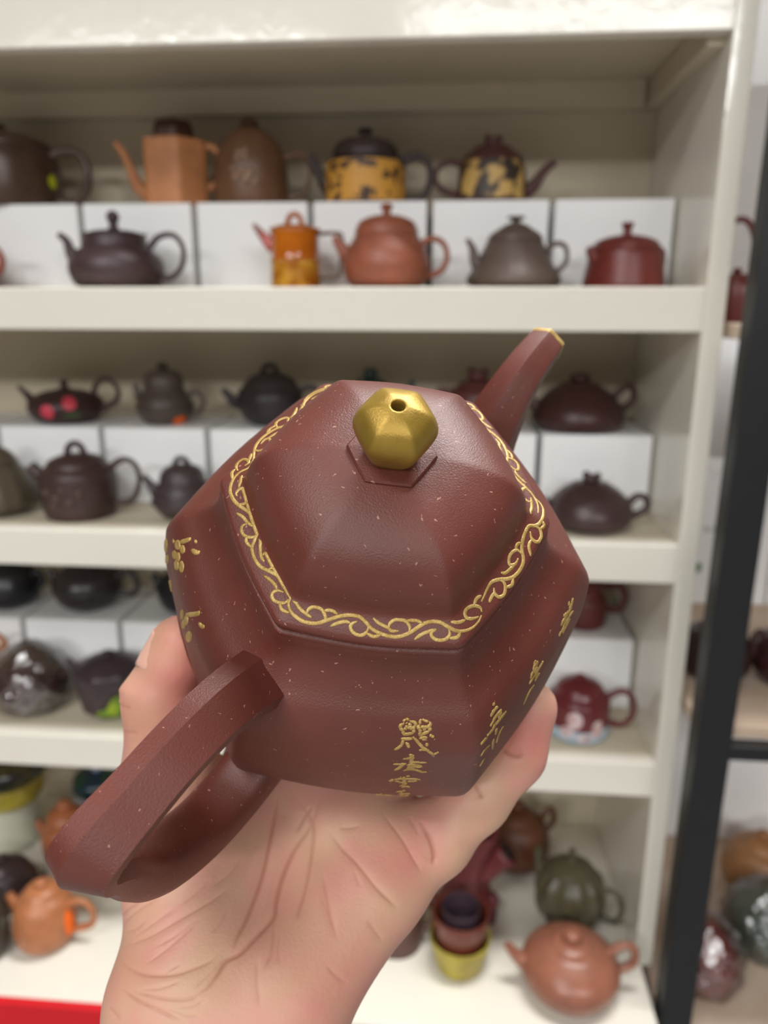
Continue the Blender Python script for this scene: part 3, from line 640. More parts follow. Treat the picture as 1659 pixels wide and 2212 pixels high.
KN = [(5.8, 21.0)] + [tuple(q) for q in crom([(6.4, 22.2), (7.6, 24.0), (8.9, 27.2), (9.25, 29.4), (8.7, 31.8), (7.2, 34.0), (4.4, 35.6), (2.2, 36.2), (1.6, 36.2)], 4)] + [(1.45, 35.9), (1.4, 35.0), (1.4, 31.0)]
def knob_vf():
    A = hex_angles(12); rg = []
    for r, z in KN:
        m_ = min(1, max(0, (r - 1.7) / 2.2)) if z > 34 else (0 if r < 2 else 1)
        rg.append([(r * (1 + (hexr(a, 18, .02) - 1) * m_) * math.cos(a) / 1000, r * (1 + (hexr(a, 18, .02) - 1) * m_) * math.sin(a) / 1000, z / 1000) for a in A])
    return rings_vf(rg)
knob = mesh_obj('knob', *knob_vf(), M_KNOB, lid, sharp=45)
mesh_obj('steam_hole_shade', *lathe_vf([(.00142, .0312), (.00142, .0352)], 20, cap0=True, cap1=False), M_HOLE_SHADE, lid)  # dark lining, the shade down the knob's hole put into its colour
# spout: six-sided, rising away from the body
def hexsec(ang0=0.0, p=14):
    ks = [ang0 + math.pi / 3 * i + math.pi / 6 for i in range(6)]
    def f(a):
        s = sum(max(0.0, math.cos(a - t)) ** p for t in ks) ** (1 / p); r = .866 / s
        return r * math.cos(a), r * math.sin(a)
    return f
SP = crom([(-46, -48, 15, 13), (-55, -40, 12.5, 11.5), (-61, -32.5, 10.2, 9.8), (-67, -25, 8.6, 8.3), (-75, -19.2, 7.4, 7.0), (-84, -16.8, 6.7, 6.2), (-91, -16.4, 6.2, 5.7)], 6)
spout_path = [(x / 1000, 0, z / 1000) for x, z, u, v in SP]
spout = mesh_obj('spout', *tube_vf(spout_path, [(u / 1000, v / 1000) for x, z, u, v in SP], 36, hexsec(math.pi / 2, 40)), M_ZI, pot, sharp=22)
e0 = np.array(spout_path[-1]); dr = e0 - np.array(spout_path[-3]); dr /= np.linalg.norm(dr)
mesh_obj('gold_lip', *tube_vf([e0 - dr * .0009, e0 - dr * .0003, e0 + dr * .0006, e0 + dr * .0006, e0 - dr * .0002], [(.0063, .0058), (.0064, .0059), (.0062, .0057), (.0048, .0043), (.0046, .0041)], 36, hexsec(math.pi / 2, 40)), M_GOLD, spout, sharp=40)
mesh_obj('spout_hole_shade', *tube_vf([e0 - dr * .0004, e0 + dr * .0001], [(.0047, .0042)] * 2, 36, hexsec(math.pi / 2, 40)), M_HOLE_SHADE, spout)  # dark plate painted as the shade inside the spout mouth
# handle: faceted ear, ridge outside
def hsec(a, w):
    # rounded hexagonal bar: u across, v outward (ridge at v=+1)
    pts = [(-.24, 1.0), (.98, .26), (1.0, -.30), (.62, -.80), (-.62, -.80), (-1.0, -.30), (-.98, .70)]
    k = (a / (2 * math.pi)) * 7; i = int(k) % 7; t = k - int(k)
    (x0, y0), (x1, y1) = pts[i], pts[(i + 1) % 7]
    m = min(1.0, max(0.0, (w - .50) / .14)); m = m * m * (3 - 2 * m)
    su, sv = math.sin(a), math.cos(a); e = 2 / 2.9
    su, sv = math.copysign(abs(su) ** e, su), math.copysign(abs(sv) ** e, sv)
    return (x0 + (x1 - x0) * t) * (1 - m) + su * m, (y0 + (y1 - y0) * t) * (1 - m) + sv * m
HP = crom([(44, -24, 7.4, 6.4), (51, -17.6, 7.2, 6.0), (58, -12.0, 6.8, 5.2), (66, -8.4, 6.5, 4.8), (76, -6.8, 6.4, 4.7), (86, -7.0, 6.5, 4.9), (94, -7.2, 6.8, 5.2), (99.2, -9.0, 6.9, 5.4), (100.6, -13.8, 6.7, 5.4), (99.2, -20, 6.4, 5.8), (97.6, -27, 6.5, 5.8), (96.6, -36, 6.8, 5.8), (94.4, -47.5, 7.2, 6.4), (88.6, -59, 7.8, 7.6), (79, -68.8, 8.2, 7.6), (68, -72.6, 8.4, 7.6), (58, -72.6, 8.5, 7.6), (48, -70.5, 8.6, 7.8)], 9)
hpath = [(x / 1000, 0, z / 1000) for x, z, u, v in HP]
hvf = tube_vf(hpath, [(u / 1000, v / 1000) for x, z, u, v in HP], 42, hsec, up=(0, 1, 0), section_varies=True)
handle = mesh_obj('handle', *hvf, M_ZI, pot, sharp=24)

# ---- gold lines: strokes traced on the clay and laid on it as thin raised paint
BP = np.array(BODY)
def hex_rho(P, p=90, b=.035):
    a = math.atan2(P[1], P[0]); return math.hypot(P[0], P[1]) / hexr(a, p, b)
def on_brim(px, py):
    o, d = pot_ray(px, py); z = 1.4
    for _ in range(6):
        t = (z - o[2]) / d[2]; P = o + d * t; rho = min(max(hex_rho(P, 80, .038), 35.6), 40.5); z = brim_z(rho)
    k = rho / hex_rho(P, 80, .038)
    return np.array([P[0] * k, P[1] * k, z])
BZ = BP[::-1]
def body_r(z): return float(np.interp(z, BZ[:, 1], BZ[:, 0]))
def on_body(px, py):
    o, d = pot_ray(px, py); n = 400; best = None
    prev = None
    for t in np.linspace(.12, .30, 700):
        P = o + d * t
        if P[2] > -4 or P[2] < -77: continue
        f = hex_rho(P) - body_r(P[2])
        if f < 0: return P
        if best is None or f < best[0]: best = (f, P)
    P = best[1]; k = body_r(P[2]) / hex_rho(P); return np.array([P[0] * k, P[1] * k, P[2]])
def brim_n(P):
    e = 1e-2; a = math.atan2(P[1], P[0]); c = round((math.degrees(a) - 30) / 60) * 60 + 30; c = math.radians(c)
    n = np.array([math.cos(c) * .42, math.sin(c) * .42, 1.0]); return n / np.linalg.norm(n)
def body_n(P):
    def f(Q): return hex_rho(Q) - body_r(Q[2])
    g = np.array([(f(P + e) - f(P - e)) for e in np.eye(3) * .3]); return g / (np.linalg.norm(g) + 1e-9)
def ribbon(P, nrm, w, h=.16, taper=.35):
    """rounded raised stroke following the points P, half width w (mm)"""
    P = np.array(P); n = len(P); rings = []
    for i in range(n):
        t = P[min(i + 1, n - 1)] - P[max(i - 1, 0)]; t /= np.linalg.norm(t) + 1e-9
        N_ = nrm(P[i]); s = np.cross(N_, t); s /= np.linalg.norm(s) + 1e-9
        u = i / (n - 1); k = taper + (1 - taper) * min(1, 4.5 * min(u, 1 - u) + .12)
        ww = w * k
        prof = [(-1, -.10), (-.8, .55), (-.3, 1), (.3, 1), (.8, .55), (1, -.10)]
        rings.append([(P[i] + s * ww * a + N_ * h * b) / 1000 for a, b in prof])
    return rings_vf(rings)
def stroke_px(pts, k=5): return crom(pts, k)

def conv(pts, x0, y0, sc): return [(x0 + x / sc, y0 + y / sc) for x, y in pts]
BCs = [[(140,0),(175,70),(170,120),(155,160),(175,220),(220,265),(280,300),(370,312),(450,290),(550,258),(640,248),(710,262),(760,305),(800,350),(870,390),(960,415),(1030,412),(1110,380),(1200,320),(1270,298),(1340,305),(1400,340),(1460,370),(1530,370),(1590,345),(1635,300),(1659,250)],
 [(120,70),(70,55),(35,70),(25,100),(45,135),(85,150),(130,150),(160,120)], [(88,150),(92,180),(110,208),(170,232)],
 [(200,120),(235,185),(290,235),(340,268)], [(300,240),(310,205),(350,185),(400,195),(430,225),(445,270),(435,295)], [(430,215),(490,210),(545,245)],
 [(480,335),(540,310),(600,298),(640,308)], [(695,295),(650,315),(640,350),(670,390),(720,405),(765,380),(785,325)], [(765,388),(820,415),(878,400)],
 [(815,270),(860,310),(930,345),(960,370),(1020,370)], [(940,350),(945,315),(985,285),(1030,280),(1075,300),(1100,340),(1095,385)], [(1075,292),(1140,285),(1205,312)],
 [(1135,440),(1190,400),(1250,375),(1315,355)], [(1310,360),(1270,385),(1275,415),(1310,440),(1370,440),(1410,405),(1405,350)], [(1410,430),(1470,420),(1497,380)]]
BCs = [conv(s, 580, 1260, 3.6065) for s in BCs]
ABs = [[(650,0),(560,150),(480,210),(380,260),(300,340),(255,430),(240,530),(270,620),(330,700),(430,770),(560,860),(620,930),(645,1010),(635,1100),(600,1170),(575,1240),(550,1310),(560,1400),(600,1500),(660,1580),(760,1635),(870,1690),(960,1760),(1030,1830),(1080,1920),(1100,1980),(1085,2060)],
 [(440,175),(500,130),(480,90),(420,80),(350,130),(325,190),(350,240)], [(310,220),(265,270),(275,360)], [(540,0),(520,60),(500,110)],
 [(440,310),(390,390),(360,480)], [(340,600),(325,560),(370,500),(430,490),(490,540),(495,610),(460,690),(400,710),(350,710)], [(510,670),(550,760),(565,860)],
 [(330,835),(420,890),(480,960),(560,1025)], [(490,975),(420,1010),(400,1070),(430,1140),(500,1170),(560,1170),(610,1140)], [(470,1160),(470,1240),(545,1320)],
 [(700,1180),(665,1260),(670,1400),(690,1470),(725,1520)], [(690,1440),(730,1395),(800,1395),(860,1450),(870,1530),(830,1600),(760,1632)], [(880,1570),(930,1630),(945,1740)],
 [(710,1710),(800,1770),(870,1840),(900,1910)]]
ABs = [conv(s, 460, 980, 6.505) for s in ABs]
CDs = [[(200,2212),(230,2150),(260,2080),(310,2000),(390,1970),(480,1965),(550,1940),(610,1880),(650,1800),(655,1730),(640,1650),(645,1560),(680,1450),(720,1390),(790,1385),(840,1350),(870,1280),(870,1200),(830,1130),(770,1080)],
 [(335,2060),(345,2120),(390,2160),(440,2140),(460,2080),(450,2010),(400,1975)], [(345,2110),(310,2160),(285,2220)], [(460,2060),(530,2030),(545,1960)],
 [(600,1740),(570,1800),(510,1810),(500,1740),(530,1680),(590,1650),(645,1700)], [(410,1895),(460,1900),(520,1850),(570,1790)], [(570,1640),(590,1590),(635,1570)],
 [(730,1450),(745,1520),(790,1560),(840,1550),(850,1480),(830,1420),(780,1390)], [(740,1540),(715,1610),(740,1720)], [(840,1420),(880,1390),(870,1340)]]
CDs = [conv(s, 1000, 860, 5.027) for s in CDs]
CDs += [conv(s, 580, 1260, 3.6065) for s in ([(1640,260),(1590,275),(1545,270),(1530,230),(1550,195),(1600,175),(1650,190),(1662,225)], [(1420,300),(1480,305),(1535,285)], [(1600,172),(1620,120),(1659,95)])]
def scroll(strokes, rot=0.0):
    c, s_ = math.cos(rot), math.sin(rot); RM = np.array([[c, -s_, 0], [s_, c, 0], [0, 0, 1]])
    vfs = []
    for st in strokes:
        P = [RM @ on_brim(x, y) for x, y in crom(st, 4)]
        vfs.append(ribbon(P, brim_n, .46 if len(st) < 15 else .50, .13))
    return join_vf(*vfs)
R60 = math.pi / 3
BC2 = [BCs[0][4:]] + BCs[3:]
BC3 = [BCs[0][4:20]] + BCs[3:12]
for strokes, rt in ((BCs, 0), (ABs, 0), (CDs, 0), (BC2, 2 * R60), (BC2, 3 * R60), (BC3, 4 * R60)):
    mesh_obj('gold_scroll', *scroll(strokes, rt), M_GOLD, lid)

# ---- calligraphy and plum blossom on the body
def cr(pts): return conv(pts, 800, 1520, 8.295)
char_a = [[(640,275),(600,310),(595,350),(545,385),(540,440),(585,480),(600,540),(680,540),(760,520),(780,470),(770,420),(815,380),(790,330),(720,310),(665,275),(640,275)],
 [(620,400),(700,430),(760,400)], [(610,460),(650,430)], [(690,340),(720,400),(740,470)], [(640,330),(660,350)],
 [(920,275),(890,310),(890,360),(855,410),(880,450),(895,500),(890,560),(960,535),(1040,490),(1075,440),(1030,420),(1070,380),(1070,330),(1000,310),(930,275)],
 [(900,410),(980,420),(1040,410)], [(940,460),(1000,450)],
 [(1060,560),(1100,575),(1140,600)], [(545,625),(640,630),(760,625)], [(590,650),(560,730),(500,790),(435,825)], [(640,690),(670,730),(690,785)],
 [(760,590),(830,660),(890,730),(950,790),(1020,830),(1080,880),(1140,905),(1225,860)], [(880,625),(940,610),(990,605),(980,630),(930,645)], [(1010,700),(1015,760)], [(880,840),(930,820),(1000,830)]]
char_b = [[(690,915),(740,920),(770,940)], [(580,985),(680,980),(800,965)], [(720,940),(740,1000),(720,1030)], [(690,1050),(800,1045),(900,1050),(1010,1050)], [(410,1080),(520,1080),(640,1075)], [(430,1190),(500,1160),(570,1100),(640,1060)],
 [(650,1095),(760,1090),(850,1100),(930,1125)], [(660,1130),(740,1120),(840,1130),(900,1135)], [(740,1060),(730,1120),(720,1170)], [(590,1195),(700,1175),(800,1180),(880,1205),(940,1225),(1010,1215)], [(640,1160),(720,1150),(800,1160)]]
char_c = [[(640,1300),(710,1295)], [(530,1320),(560,1315)], [(340,1385),(380,1375),(400,1345)], [(430,1350),(540,1345),(640,1345),(760,1345),(900,1355)], [(600,1310),(610,1380),(600,1430)], [(440,1380),(530,1395)], [(660,1390),(760,1385),(840,1380)], [(500,1400),(580,1410),(660,1420)], [(530,1470),(600,1450),(640,1420)], [(560,1490),(640,1480),(710,1490)]]
char_d = [[(460,1575),(540,1570),(600,1560),(600,1540)], [(500,1610),(600,1610),(710,1605)], [(520,1640),(600,1645),(680,1635)], [(560,1590),(560,1650)], [(510,1665),(620,1660)]]
char_e = [[(90,1640),(160,1645),(230,1650)], [(190,1610),(210,1640)], [(130,1680),(220,1675),(330,1670),(420,1665)], [(260,1650),(330,1640)]]
def conv2(L, x0, y0, sc): return [conv(s, x0, y0, sc) for s in L]
char_f = conv2([[(440,1380),(445,1420)], [(495,1430),(450,1480),(405,1560)], [(540,1470),(470,1560),(400,1680)], [(600,1490),(540,1570),(470,1660)], [(500,1500),(530,1520),(500,1580)], [(480,1620),(430,1720),(360,1800)], [(560,1680),(510,1780),(480,1880)], [(360,1820),(280,1910)],
 [(440,1840),(430,1960)], [(480,1700),(470,1780)], [(390,1920),(330,1980),(285,2050)], [(330,2080),(270,2180)]], 990, 1280, 5.822)
char_g = conv2([[(980,855),(955,890),(990,900),(985,860)], [(960,900),(940,990),(905,1080)], [(990,930),(950,1010)], [(1065,860),(1010,960),(940,1070),(890,1150)], [(1000,1000),(960,1060)], [(950,1160),(890,1250),(820,1400)], [(1020,1010),(960,1110)]], 990, 1280, 5.822)
char_h = conv2([[(1440,70),(1420,160),(1390,200)], [(1385,120),(1395,160)], [(1420,190),(1370,260),(1320,290)], [(1440,230),(1390,310),(1340,400)], [(1380,260),(1320,350),(1290,420)], [(1350,330),(1320,440),(1290,500)], [(1400,330),(1350,430),(1310,510)], [(1290,490),(1265,550)]], 990, 1280, 5.822)
plum_a = conv2([[(370,335),(450,315),(555,280)], [(625,340),(660,315)], [(570,475),(640,520),(715,520)], [(240,330),(260,300)]], 345, 1130, 8.19)
plum_b = conv2([[(470,1620),(570,1615),(680,1600),(715,1570)], [(700,1770),(740,1820),(800,1830)]], 345, 1130, 8.19)
def body_strokes(L, w, h=.22):
    vfs = []
    for st in L:
        P = [on_body(x, y) for x, y in crom(st, 4)]
        vfs.append(ribbon(P, body_n, w, h, .55))
    return join_vf(*vfs)
char_a, char_b, char_c, char_d, char_e = [[cr(q) for q in c_] for c_ in (char_a, char_b, char_c, char_d, char_e)]
for L_, w in ((char_a, .52), (char_b, .58), (char_c, .56), (char_d, .5), (char_e, .45), (char_f, .62), (char_g, .62), (char_h, .6)):
    mesh_obj('gold_character', *body_strokes(L_, w), M_GOLD, body)
for L_ in (plum_a, plum_b): mesh_obj('gold_twig', *body_strokes(L_, .7, .3), M_GOLD, body)
def petal(cx, cy, rx, ry):
    V = []; n = 14
    o, d = pot_ray(cx, cy); c = on_body(cx, cy); N_ = body_n(c)
    for k, hh in ((1.12, -.1), (.95, .34), (.6, .22)):
        for j in range(n):
            a = 2 * math.pi * j / n; P = on_body(cx + rx * k * math.cos(a), cy + ry * k * math.sin(a)); V.append((P + body_n(P) * hh) / 1000)
    V.append((c + N_ * .2) / 1000)
    Fc = [(r * n + j, r * n + (j + 1) % n, (r + 1) * n + (j + 1) % n, (r + 1) * n + j) for r in range(2) for j in range(n)] + [(2 * n + j, 2 * n + (j + 1) % n, 3 * n) for j in range(n)]
    return V, Fc
for (X, Y, rx, ry) in [(325, 385, 45, 85), (410, 465, 42, 75), (392, 770, 40, 100), (305, 740, 34, 90), (330, 600, 36, 85), (265, 560, 30, 75), (118, 400, 22, 120), (135, 640, 20, 80), (185, 1110, 22, 100),
                       (475, 1720, 32, 85), (430, 1790, 26, 80), (520, 2010, 45, 95), (400, 1620, 22, 85)]:
    mesh_obj('gold_petal', *petal(345 + X / 8.19, 1130 + Y / 8.19, rx / 8.19, ry / 8.19), M_GOLD, body)

# ------------------------------------------------------------------ the hand (camera frame metres -> world); smooth union of tapered limbs
AX = PR[:, 2]
def surf(px, py, z, r):
    """centre of a limb of radius r (mm) whose skin towards the pot lies on the pot level z (mm) at this place"""
    o, d = pot_ray(px, py); t = (z - o[2]) / d[2]
    return np.array([(px - CX) / F, (py - CY) / F, 1.0]) * t * 1000 - AX * r
def cpt(px, py, dep): return np.array([(px - CX) / F, (py - CY) / F, 1.0]) * dep
limbs = []
def limb(a, b, ra, rb, k=7.0): limbs.append((np.asarray(a), np.asarray(b), ra, rb, k))
# forearm and wrist
for (x0, x1, z, r0, r1) in ((335, 318, -84, 17, 18), (430, 440, -82, 19, 19), (530, 530, -82, 18, 19), (598, 610, -84, 16.5, 18)):
    limb(surf(x0 + 0, 2190, z, r0), surf(x1, 2640, z, r1), r0, r1, 9)
# palm rays (metacarpals)
WR = [(395, 2150, -84, 18), (470, 2160, -84, 18), (540, 2170, -84, 17.5), (606, 2150, -84, 16)]
MC = [(575, 1610, -93, 13), (675, 1690, -92, 12.5), (765, 1775, -87, 12.5), (832, 1888, -84, 12.5)]
for w, m in zip(WR, MC): limb(surf(*w), surf(*m), w[3], m[3], 9)
limb(surf(*MC[0]), surf(*MC[1]), 12, 12, 8); limb(surf(*MC[1]), surf(*MC[2]), 12, 12, 8); limb(surf(*MC[2]), surf(*MC[3]), 11.5, 11.5, 7)
# heel of the hand, little-finger side
limb(surf(640, 2110, -81, 15), surf(790, 1930, -81, 13), 15, 13, 9)
# ball of the thumb
limb(surf(405, 2110, -83, 19), surf(392, 1860, -86, 19), 19, 19, 10)
limb(surf(470, 2000, -86, 18), surf(500, 1800, -92, 16), 18, 16, 10)
TB = surf(392, 1860, -86, 19)
T1 = cpt(372, 1690, 236); T2 = cpt(350, 1510, 233); T3 = cpt(384, 1388, 231)
limb(TB, T1, 18, 14.5, 9); limb(T1, T2, 14, 11.4, 6); limb(T2, T3, 11.0, 8.0, 4)
limb(cpt(386, 1430, 229), cpt(396, 1388, 228), 8.6, 7.0, 4)
# little finger up the right-hand side of the body
P0 = surf(*MC[3]); P1 = cpt(938, 1812, 237); P2 = cpt(1030, 1725, 237); P3 = cpt(1110, 1628, 237); P4 = cpt(1146, 1528, 237)
limb(P0, P1, 12, 10.4, 7); limb(P1, P2, 10.2, 9.6, 4); limb(P2, P3, 9.6, 9.3, 4); limb(P3, P4, 9.3, 8.4, 4)
limb(surf(845, 1800, -84, 11.5), P1, 11.5, 9.8, 6)
# ring, middle and index fingers pass underneath the pot and curl up behind it
for m, tgt, r in ((MC[2], [(930, 1560, -96), (985, 1320, -92), (1000, 1180, -84)], 8.8), (MC[1], [(850, 1420, -99), (930, 1190, -94), (960, 1080, -84)], 9.0), (MC[0], [(720, 1360, -98), (800, 1140, -93), (840, 1040, -84)], 9.0)):
    q = surf(*m); rr = 11.5
    for i, (x, y, z) in enumerate(tgt):
        n_ = surf(x, y, z, r - i * .6); limb(q, n_, rr, r - i * .6, 4); q = n_; rr = r - i * .6

def sdf(Q):
    out = None
    for a, b, ra, rb, k in limbs:
        ab = b - a; L2 = ab @ ab
        t = np.clip(((Q - a) @ ab) / L2, 0, 1)
        d = np.linalg.norm(Q - a - t[..., None] * ab, axis=-1) - (ra + (rb - ra) * t)
        if out is None: out = d
        else:
            h = np.clip(.5 + .5 * (out - d) / k, 0, 1); out = out + (d - out) * h - k * h * (1 - h)
    return out
def surface_nets(lo, hi, step):
    n = np.ceil((hi - lo) / step).astype(int) + 1
    gx, gy, gz = [lo[i] + step * np.arange(n[i]) for i in range(3)]
    D = np.empty(n, np.float32)
    for i, x in enumerate(gx):
        Y, Z = np.meshgrid(gy, gz, indexing='ij')
        D[i] = sdf(np.stack([np.full_like(Y, x), Y, Z], -1))
    S = D < 0
    c = [S[i:n[0] - 1 + i, j:n[1] - 1 + j, k:n[2] - 1 + k] for i in (0, 1) for j in (0, 1) for k in (0, 1)]
    cnt = sum(x.astype(np.int8) for x in c); act = (cnt > 0) & (cnt < 8)
    idx = -np.ones(act.shape, np.int64); ids = np.argwhere(act); idx[act] = np.arange(len(ids))
    acc = np.zeros((len(ids), 3)); w = np.zeros(len(ids))
    corner = [(i, j, k) for i in (0, 1) for j in (0, 1) for k in (0, 1)]
    for a in range(8):
        for b in range(a + 1, 8):
            A, B = np.array(corner[a]), np.array(corner[b])
            if np.abs(A - B).sum() != 1: continue
            da = D[tuple((ids + A).T)]; db = D[tuple((ids + B).T)]; m = (da < 0) != (db < 0)
            t = np.where(m, da / np.where(da - db == 0, 1, da - db), 0)[:, None]
            p = A + (B - A) * t; acc[m] += p[m]; w[m] += 1
    V = lo + step * (ids + acc / w[:, None])
    Fc = []
    for ax in range(3):
        o1, o2 = [(1, 2), (2, 0), (0, 1)][ax]
        s0 = [slice(1, -1)] * 3; s0[ax] = slice(0, n[ax] - 1); s1 = list(s0); s1[ax] = slice(1, n[ax])
        A, B = S[tuple(s0)], S[tuple(s1)]; E = np.argwhere(A != B)
        base = E + 1; base[:, ax] = E[:, ax]
        u = np.zeros(3, int); u[o1] = 1; v = np.zeros(3, int); v[o2] = 1
        q = [idx[tuple((base - u - v).T)], idx[tuple((base - v).T)], idx[tuple(base.T)], idx[tuple((base - u).T)]]
        fl = A[tuple(E.T)]
        Q = np.stack(q, 1); Q[~fl] = Q[~fl][:, ::-1]; Fc.append(Q)
    return V, np.concatenate(Fc)
allp = np.array([q for l in limbs for q in (l[0] - max(l[2], l[3]), l[0] + max(l[2], l[3]), l[1] - max(l[2], l[3]), l[1] + max(l[2], l[3]))])
hv, hf = surface_nets(allp.min(0) - 4, allp.max(0) + 4, 1.7)
def skin_material():
    m = bpy.data.materials.new('skin'); m.use_nodes = True; nt = m.node_tree; N = nt.nodes; L = nt.links; b = N['Principled BSDF']
    tc = N.new('ShaderNodeTexCoord')
    def noise(sc, det=3):
        n = N.new('ShaderNodeTexNoise'); n.inputs['Scale'].default_value = sc; n.inputs['Detail'].default_value = det; L.new(tc.outputs['Object'], n.inputs['Vector']); return n
    r = N.new('ShaderNodeValToRGB'); n1 = noise(60, 5); L.new(n1.outputs['Fac'], r.inputs['Fac'])
    r.color_ramp.elements[0].position = .36; r.color_ramp.elements[1].position = .64
    r.color_ramp.elements[0].color = (*lin((206, 164, 136)), 1); r.color_ramp.elements[1].color = (*lin((211, 152, 136)), 1)
    def attr(n):
        a = N.new('ShaderNodeAttribute'); a.attribute_name = n; return a
    def mix(fac, c1, col):
        mx = N.new('ShaderNodeMix'); mx.data_type = 'RGBA'; L.new(fac, mx.inputs['Factor']); L.new(c1, mx.inputs[6]); mx.inputs[7].default_value = (*lin(col), 1); return mx.outputs[2]
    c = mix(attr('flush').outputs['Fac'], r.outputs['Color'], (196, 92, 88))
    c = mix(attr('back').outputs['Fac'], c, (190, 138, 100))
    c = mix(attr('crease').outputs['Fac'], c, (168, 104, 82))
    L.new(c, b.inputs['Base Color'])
    b.inputs['Roughness'].default_value = .48; b.inputs['Specular IOR Level'].default_value = .4
    b.inputs['Subsurface Weight'].default_value = .12; b.inputs['Subsurface Radius'].default_value = (1, .35, .2); b.inputs['Subsurface Scale'].default_value = .004
    n2 = noise(900, 4); bp = N.new('ShaderNodeBump'); bp.inputs['Strength'].default_value = .25; bp.inputs['Distance'].default_value = .0004
    L.new(n2.outputs['Fac'], bp.inputs['Height']); L.new(bp.outputs['Normal'], b.inputs['Normal'])
    return m
M_SKIN = skin_material()
# refine the surface twice, then press the palm lines into it
base_me = bpy.data.meshes.new('hand_base'); base_me.from_pydata(hv.tolist(), [], hf.tolist()); base_me.update()
tmp = bpy.data.objects.new('hand_tmp', base_me); COL.objects.link(tmp)
sm = tmp.modifiers.new('s', 'SMOOTH'); sm.iterations = 3; sm.factor = .5
sb = tmp.modifiers.new('d', 'SUBSURF'); sb.levels = 2; sb.render_levels = 2
dg = bpy.context.evaluated_depsgraph_get(); ev = tmp.evaluated_get(dg); hm = bpy.data.meshes.new_from_object(ev)
bpy.data.objects.remove(tmp, do_unlink=True)
nv = len(hm.vertices); co = np.empty(nv * 3); hm.vertices.foreach_get('co', co); co = co.reshape(-1, 3)
no = np.empty(nv * 3); hm.vertices.foreach_get('normal', no); no = no.reshape(-1, 3)
pxv = np.stack([CX + F * co[:, 0] / co[:, 2], CY + F * co[:, 1] / co[:, 2]], 1)
view = -co / np.linalg.norm(co, axis=1)[:, None]; facing = (no * view).sum(1)
def c4(pts): return conv(pts, 180, 1640, 2.0232)
def c3(pts): return conv(pts, 680, 1380, 2.765)
def c6(pts): return conv(pts, 0, 1200, 3.456)
CREASES = [(c4([(640,640),(600,720),(560,760)]), 3, .3), (c4([(860,760),(850,830),(860,900)]), 3, .3), (c4([(900,420),(880,500),(860,560)]), 3.5, .4), (c4([(1120,300),(1160,300),(1210,290)]), 3.5, .35), (c4([(1420,250),(1450,300),(1470,340)]), 3.5, .35), (c4([(560,560),(640,500),(700,420)]), 3, .3), (c4([(420,640),(500,580),(560,520)]), 3, .3), (c4([(300,830),(420,760),(520,680)]), 3, .3), (c4([(240,1010),(340,1000),(440,960)]), 3, .35), (c4([(360,1090),(440,1120),(520,1130)]), 3, .3), (c4([(1060,900),(1120,960),(1160,980)]), 3, .3), (c4([(180,760),(230,740),(280,700)]), 3, .3), (c4([(850,150),(835,260),(800,450),(770,560),(720,690),(680,770),(650,850)]), 5.5, 1.0),
 (c4([(1040,160),(990,290),(920,400),(870,520),(845,620),(830,690),(760,770),(690,845),(630,880),(590,940),(540,1000),(460,1050)]), 6.0, 1.1),
 (c4([(940,170),(1000,280),(1000,400),(975,540),(945,650),(935,700)]), 5, .75), (c4([(830,690),(830,780),(820,850),(790,920)]), 4, .5),
 (c4([(1060,300),(1130,390),(1200,460),(1280,560),(1340,620),(1380,660)]), 4.5, .6), (c4([(1040,480),(1060,580),(1080,680),(1110,790)]), 4, .45),
 (c4([(1300,230),(1380,330),(1440,430),(1480,500)]), 4.5, .5), (c4([(1240,700),(1280,760),(1310,800)]), 4, .35),
 (c4([(160,730),(240,660),(340,600)]), 3.5, .4), (c4([(150,700),(200,650),(250,625)]), 3.5, .4), (c4([(180,820),(300,770),(420,700),(560,620),(640,560)]), 3.5, .5), (c4([(270,900),(400,800),(520,690)]), 3.5, .4),
 (c4([(150,870),(220,925),(300,945),(400,940),(480,915),(560,880),(610,830)]), 4.5, .6), (c4([(200,1010),(280,1030),(380,1050),(470,1045),(540,1000)]), 4, .5),
 (c4([(160,1000),(230,1050),(330,1100),(450,1157)]), 4.5, .65), (c4([(760,850),(760,980),(775,1090)]), 4, .35), (c4([(110,1080),(160,1140)]), 3.5, .4), (c4([(330,970),(370,930),(430,890)]), 3.5, .35),
 (c4([(400,1090),(480,1080),(540,1045)]), 3.5, .3), (c4([(1040,600),(1080,700)]), 3.5, .3), (c4([(220,780),(330,700),(400,650)]), 3, .3), (c4([(480,1010),(560,930),(640,850)]), 3, .35), (c4([(1180,480),(1210,560)]), 3, .3),
 (c4([(700,860),(720,800),(760,760)]), 3, .35), (c4([(930,330),(960,260),(1000,200)]), 4, .5),
 (c3([(1090,630),(1150,680),(1200,700),(1250,700)]), 5.5, .9), (c3([(900,830),(950,870),(980,920),(1000,960)]), 5.5, .8), (c3([(930,850),(980,850)]), 4, .4), (c3([(630,1080),(690,1200),(715,1300),(700,1350)]), 7, 1.0),
 (c6([(880,1100),(930,1130),(980,1140)]), 4, .5), (c6([(860,1310),(950,1320),(1040,1330)]), 4, .4), (c6([(905,1010),(900,1060),(880,1080)]), 3.5, .4)]
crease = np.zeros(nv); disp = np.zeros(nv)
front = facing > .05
fi = np.where(front)[0]
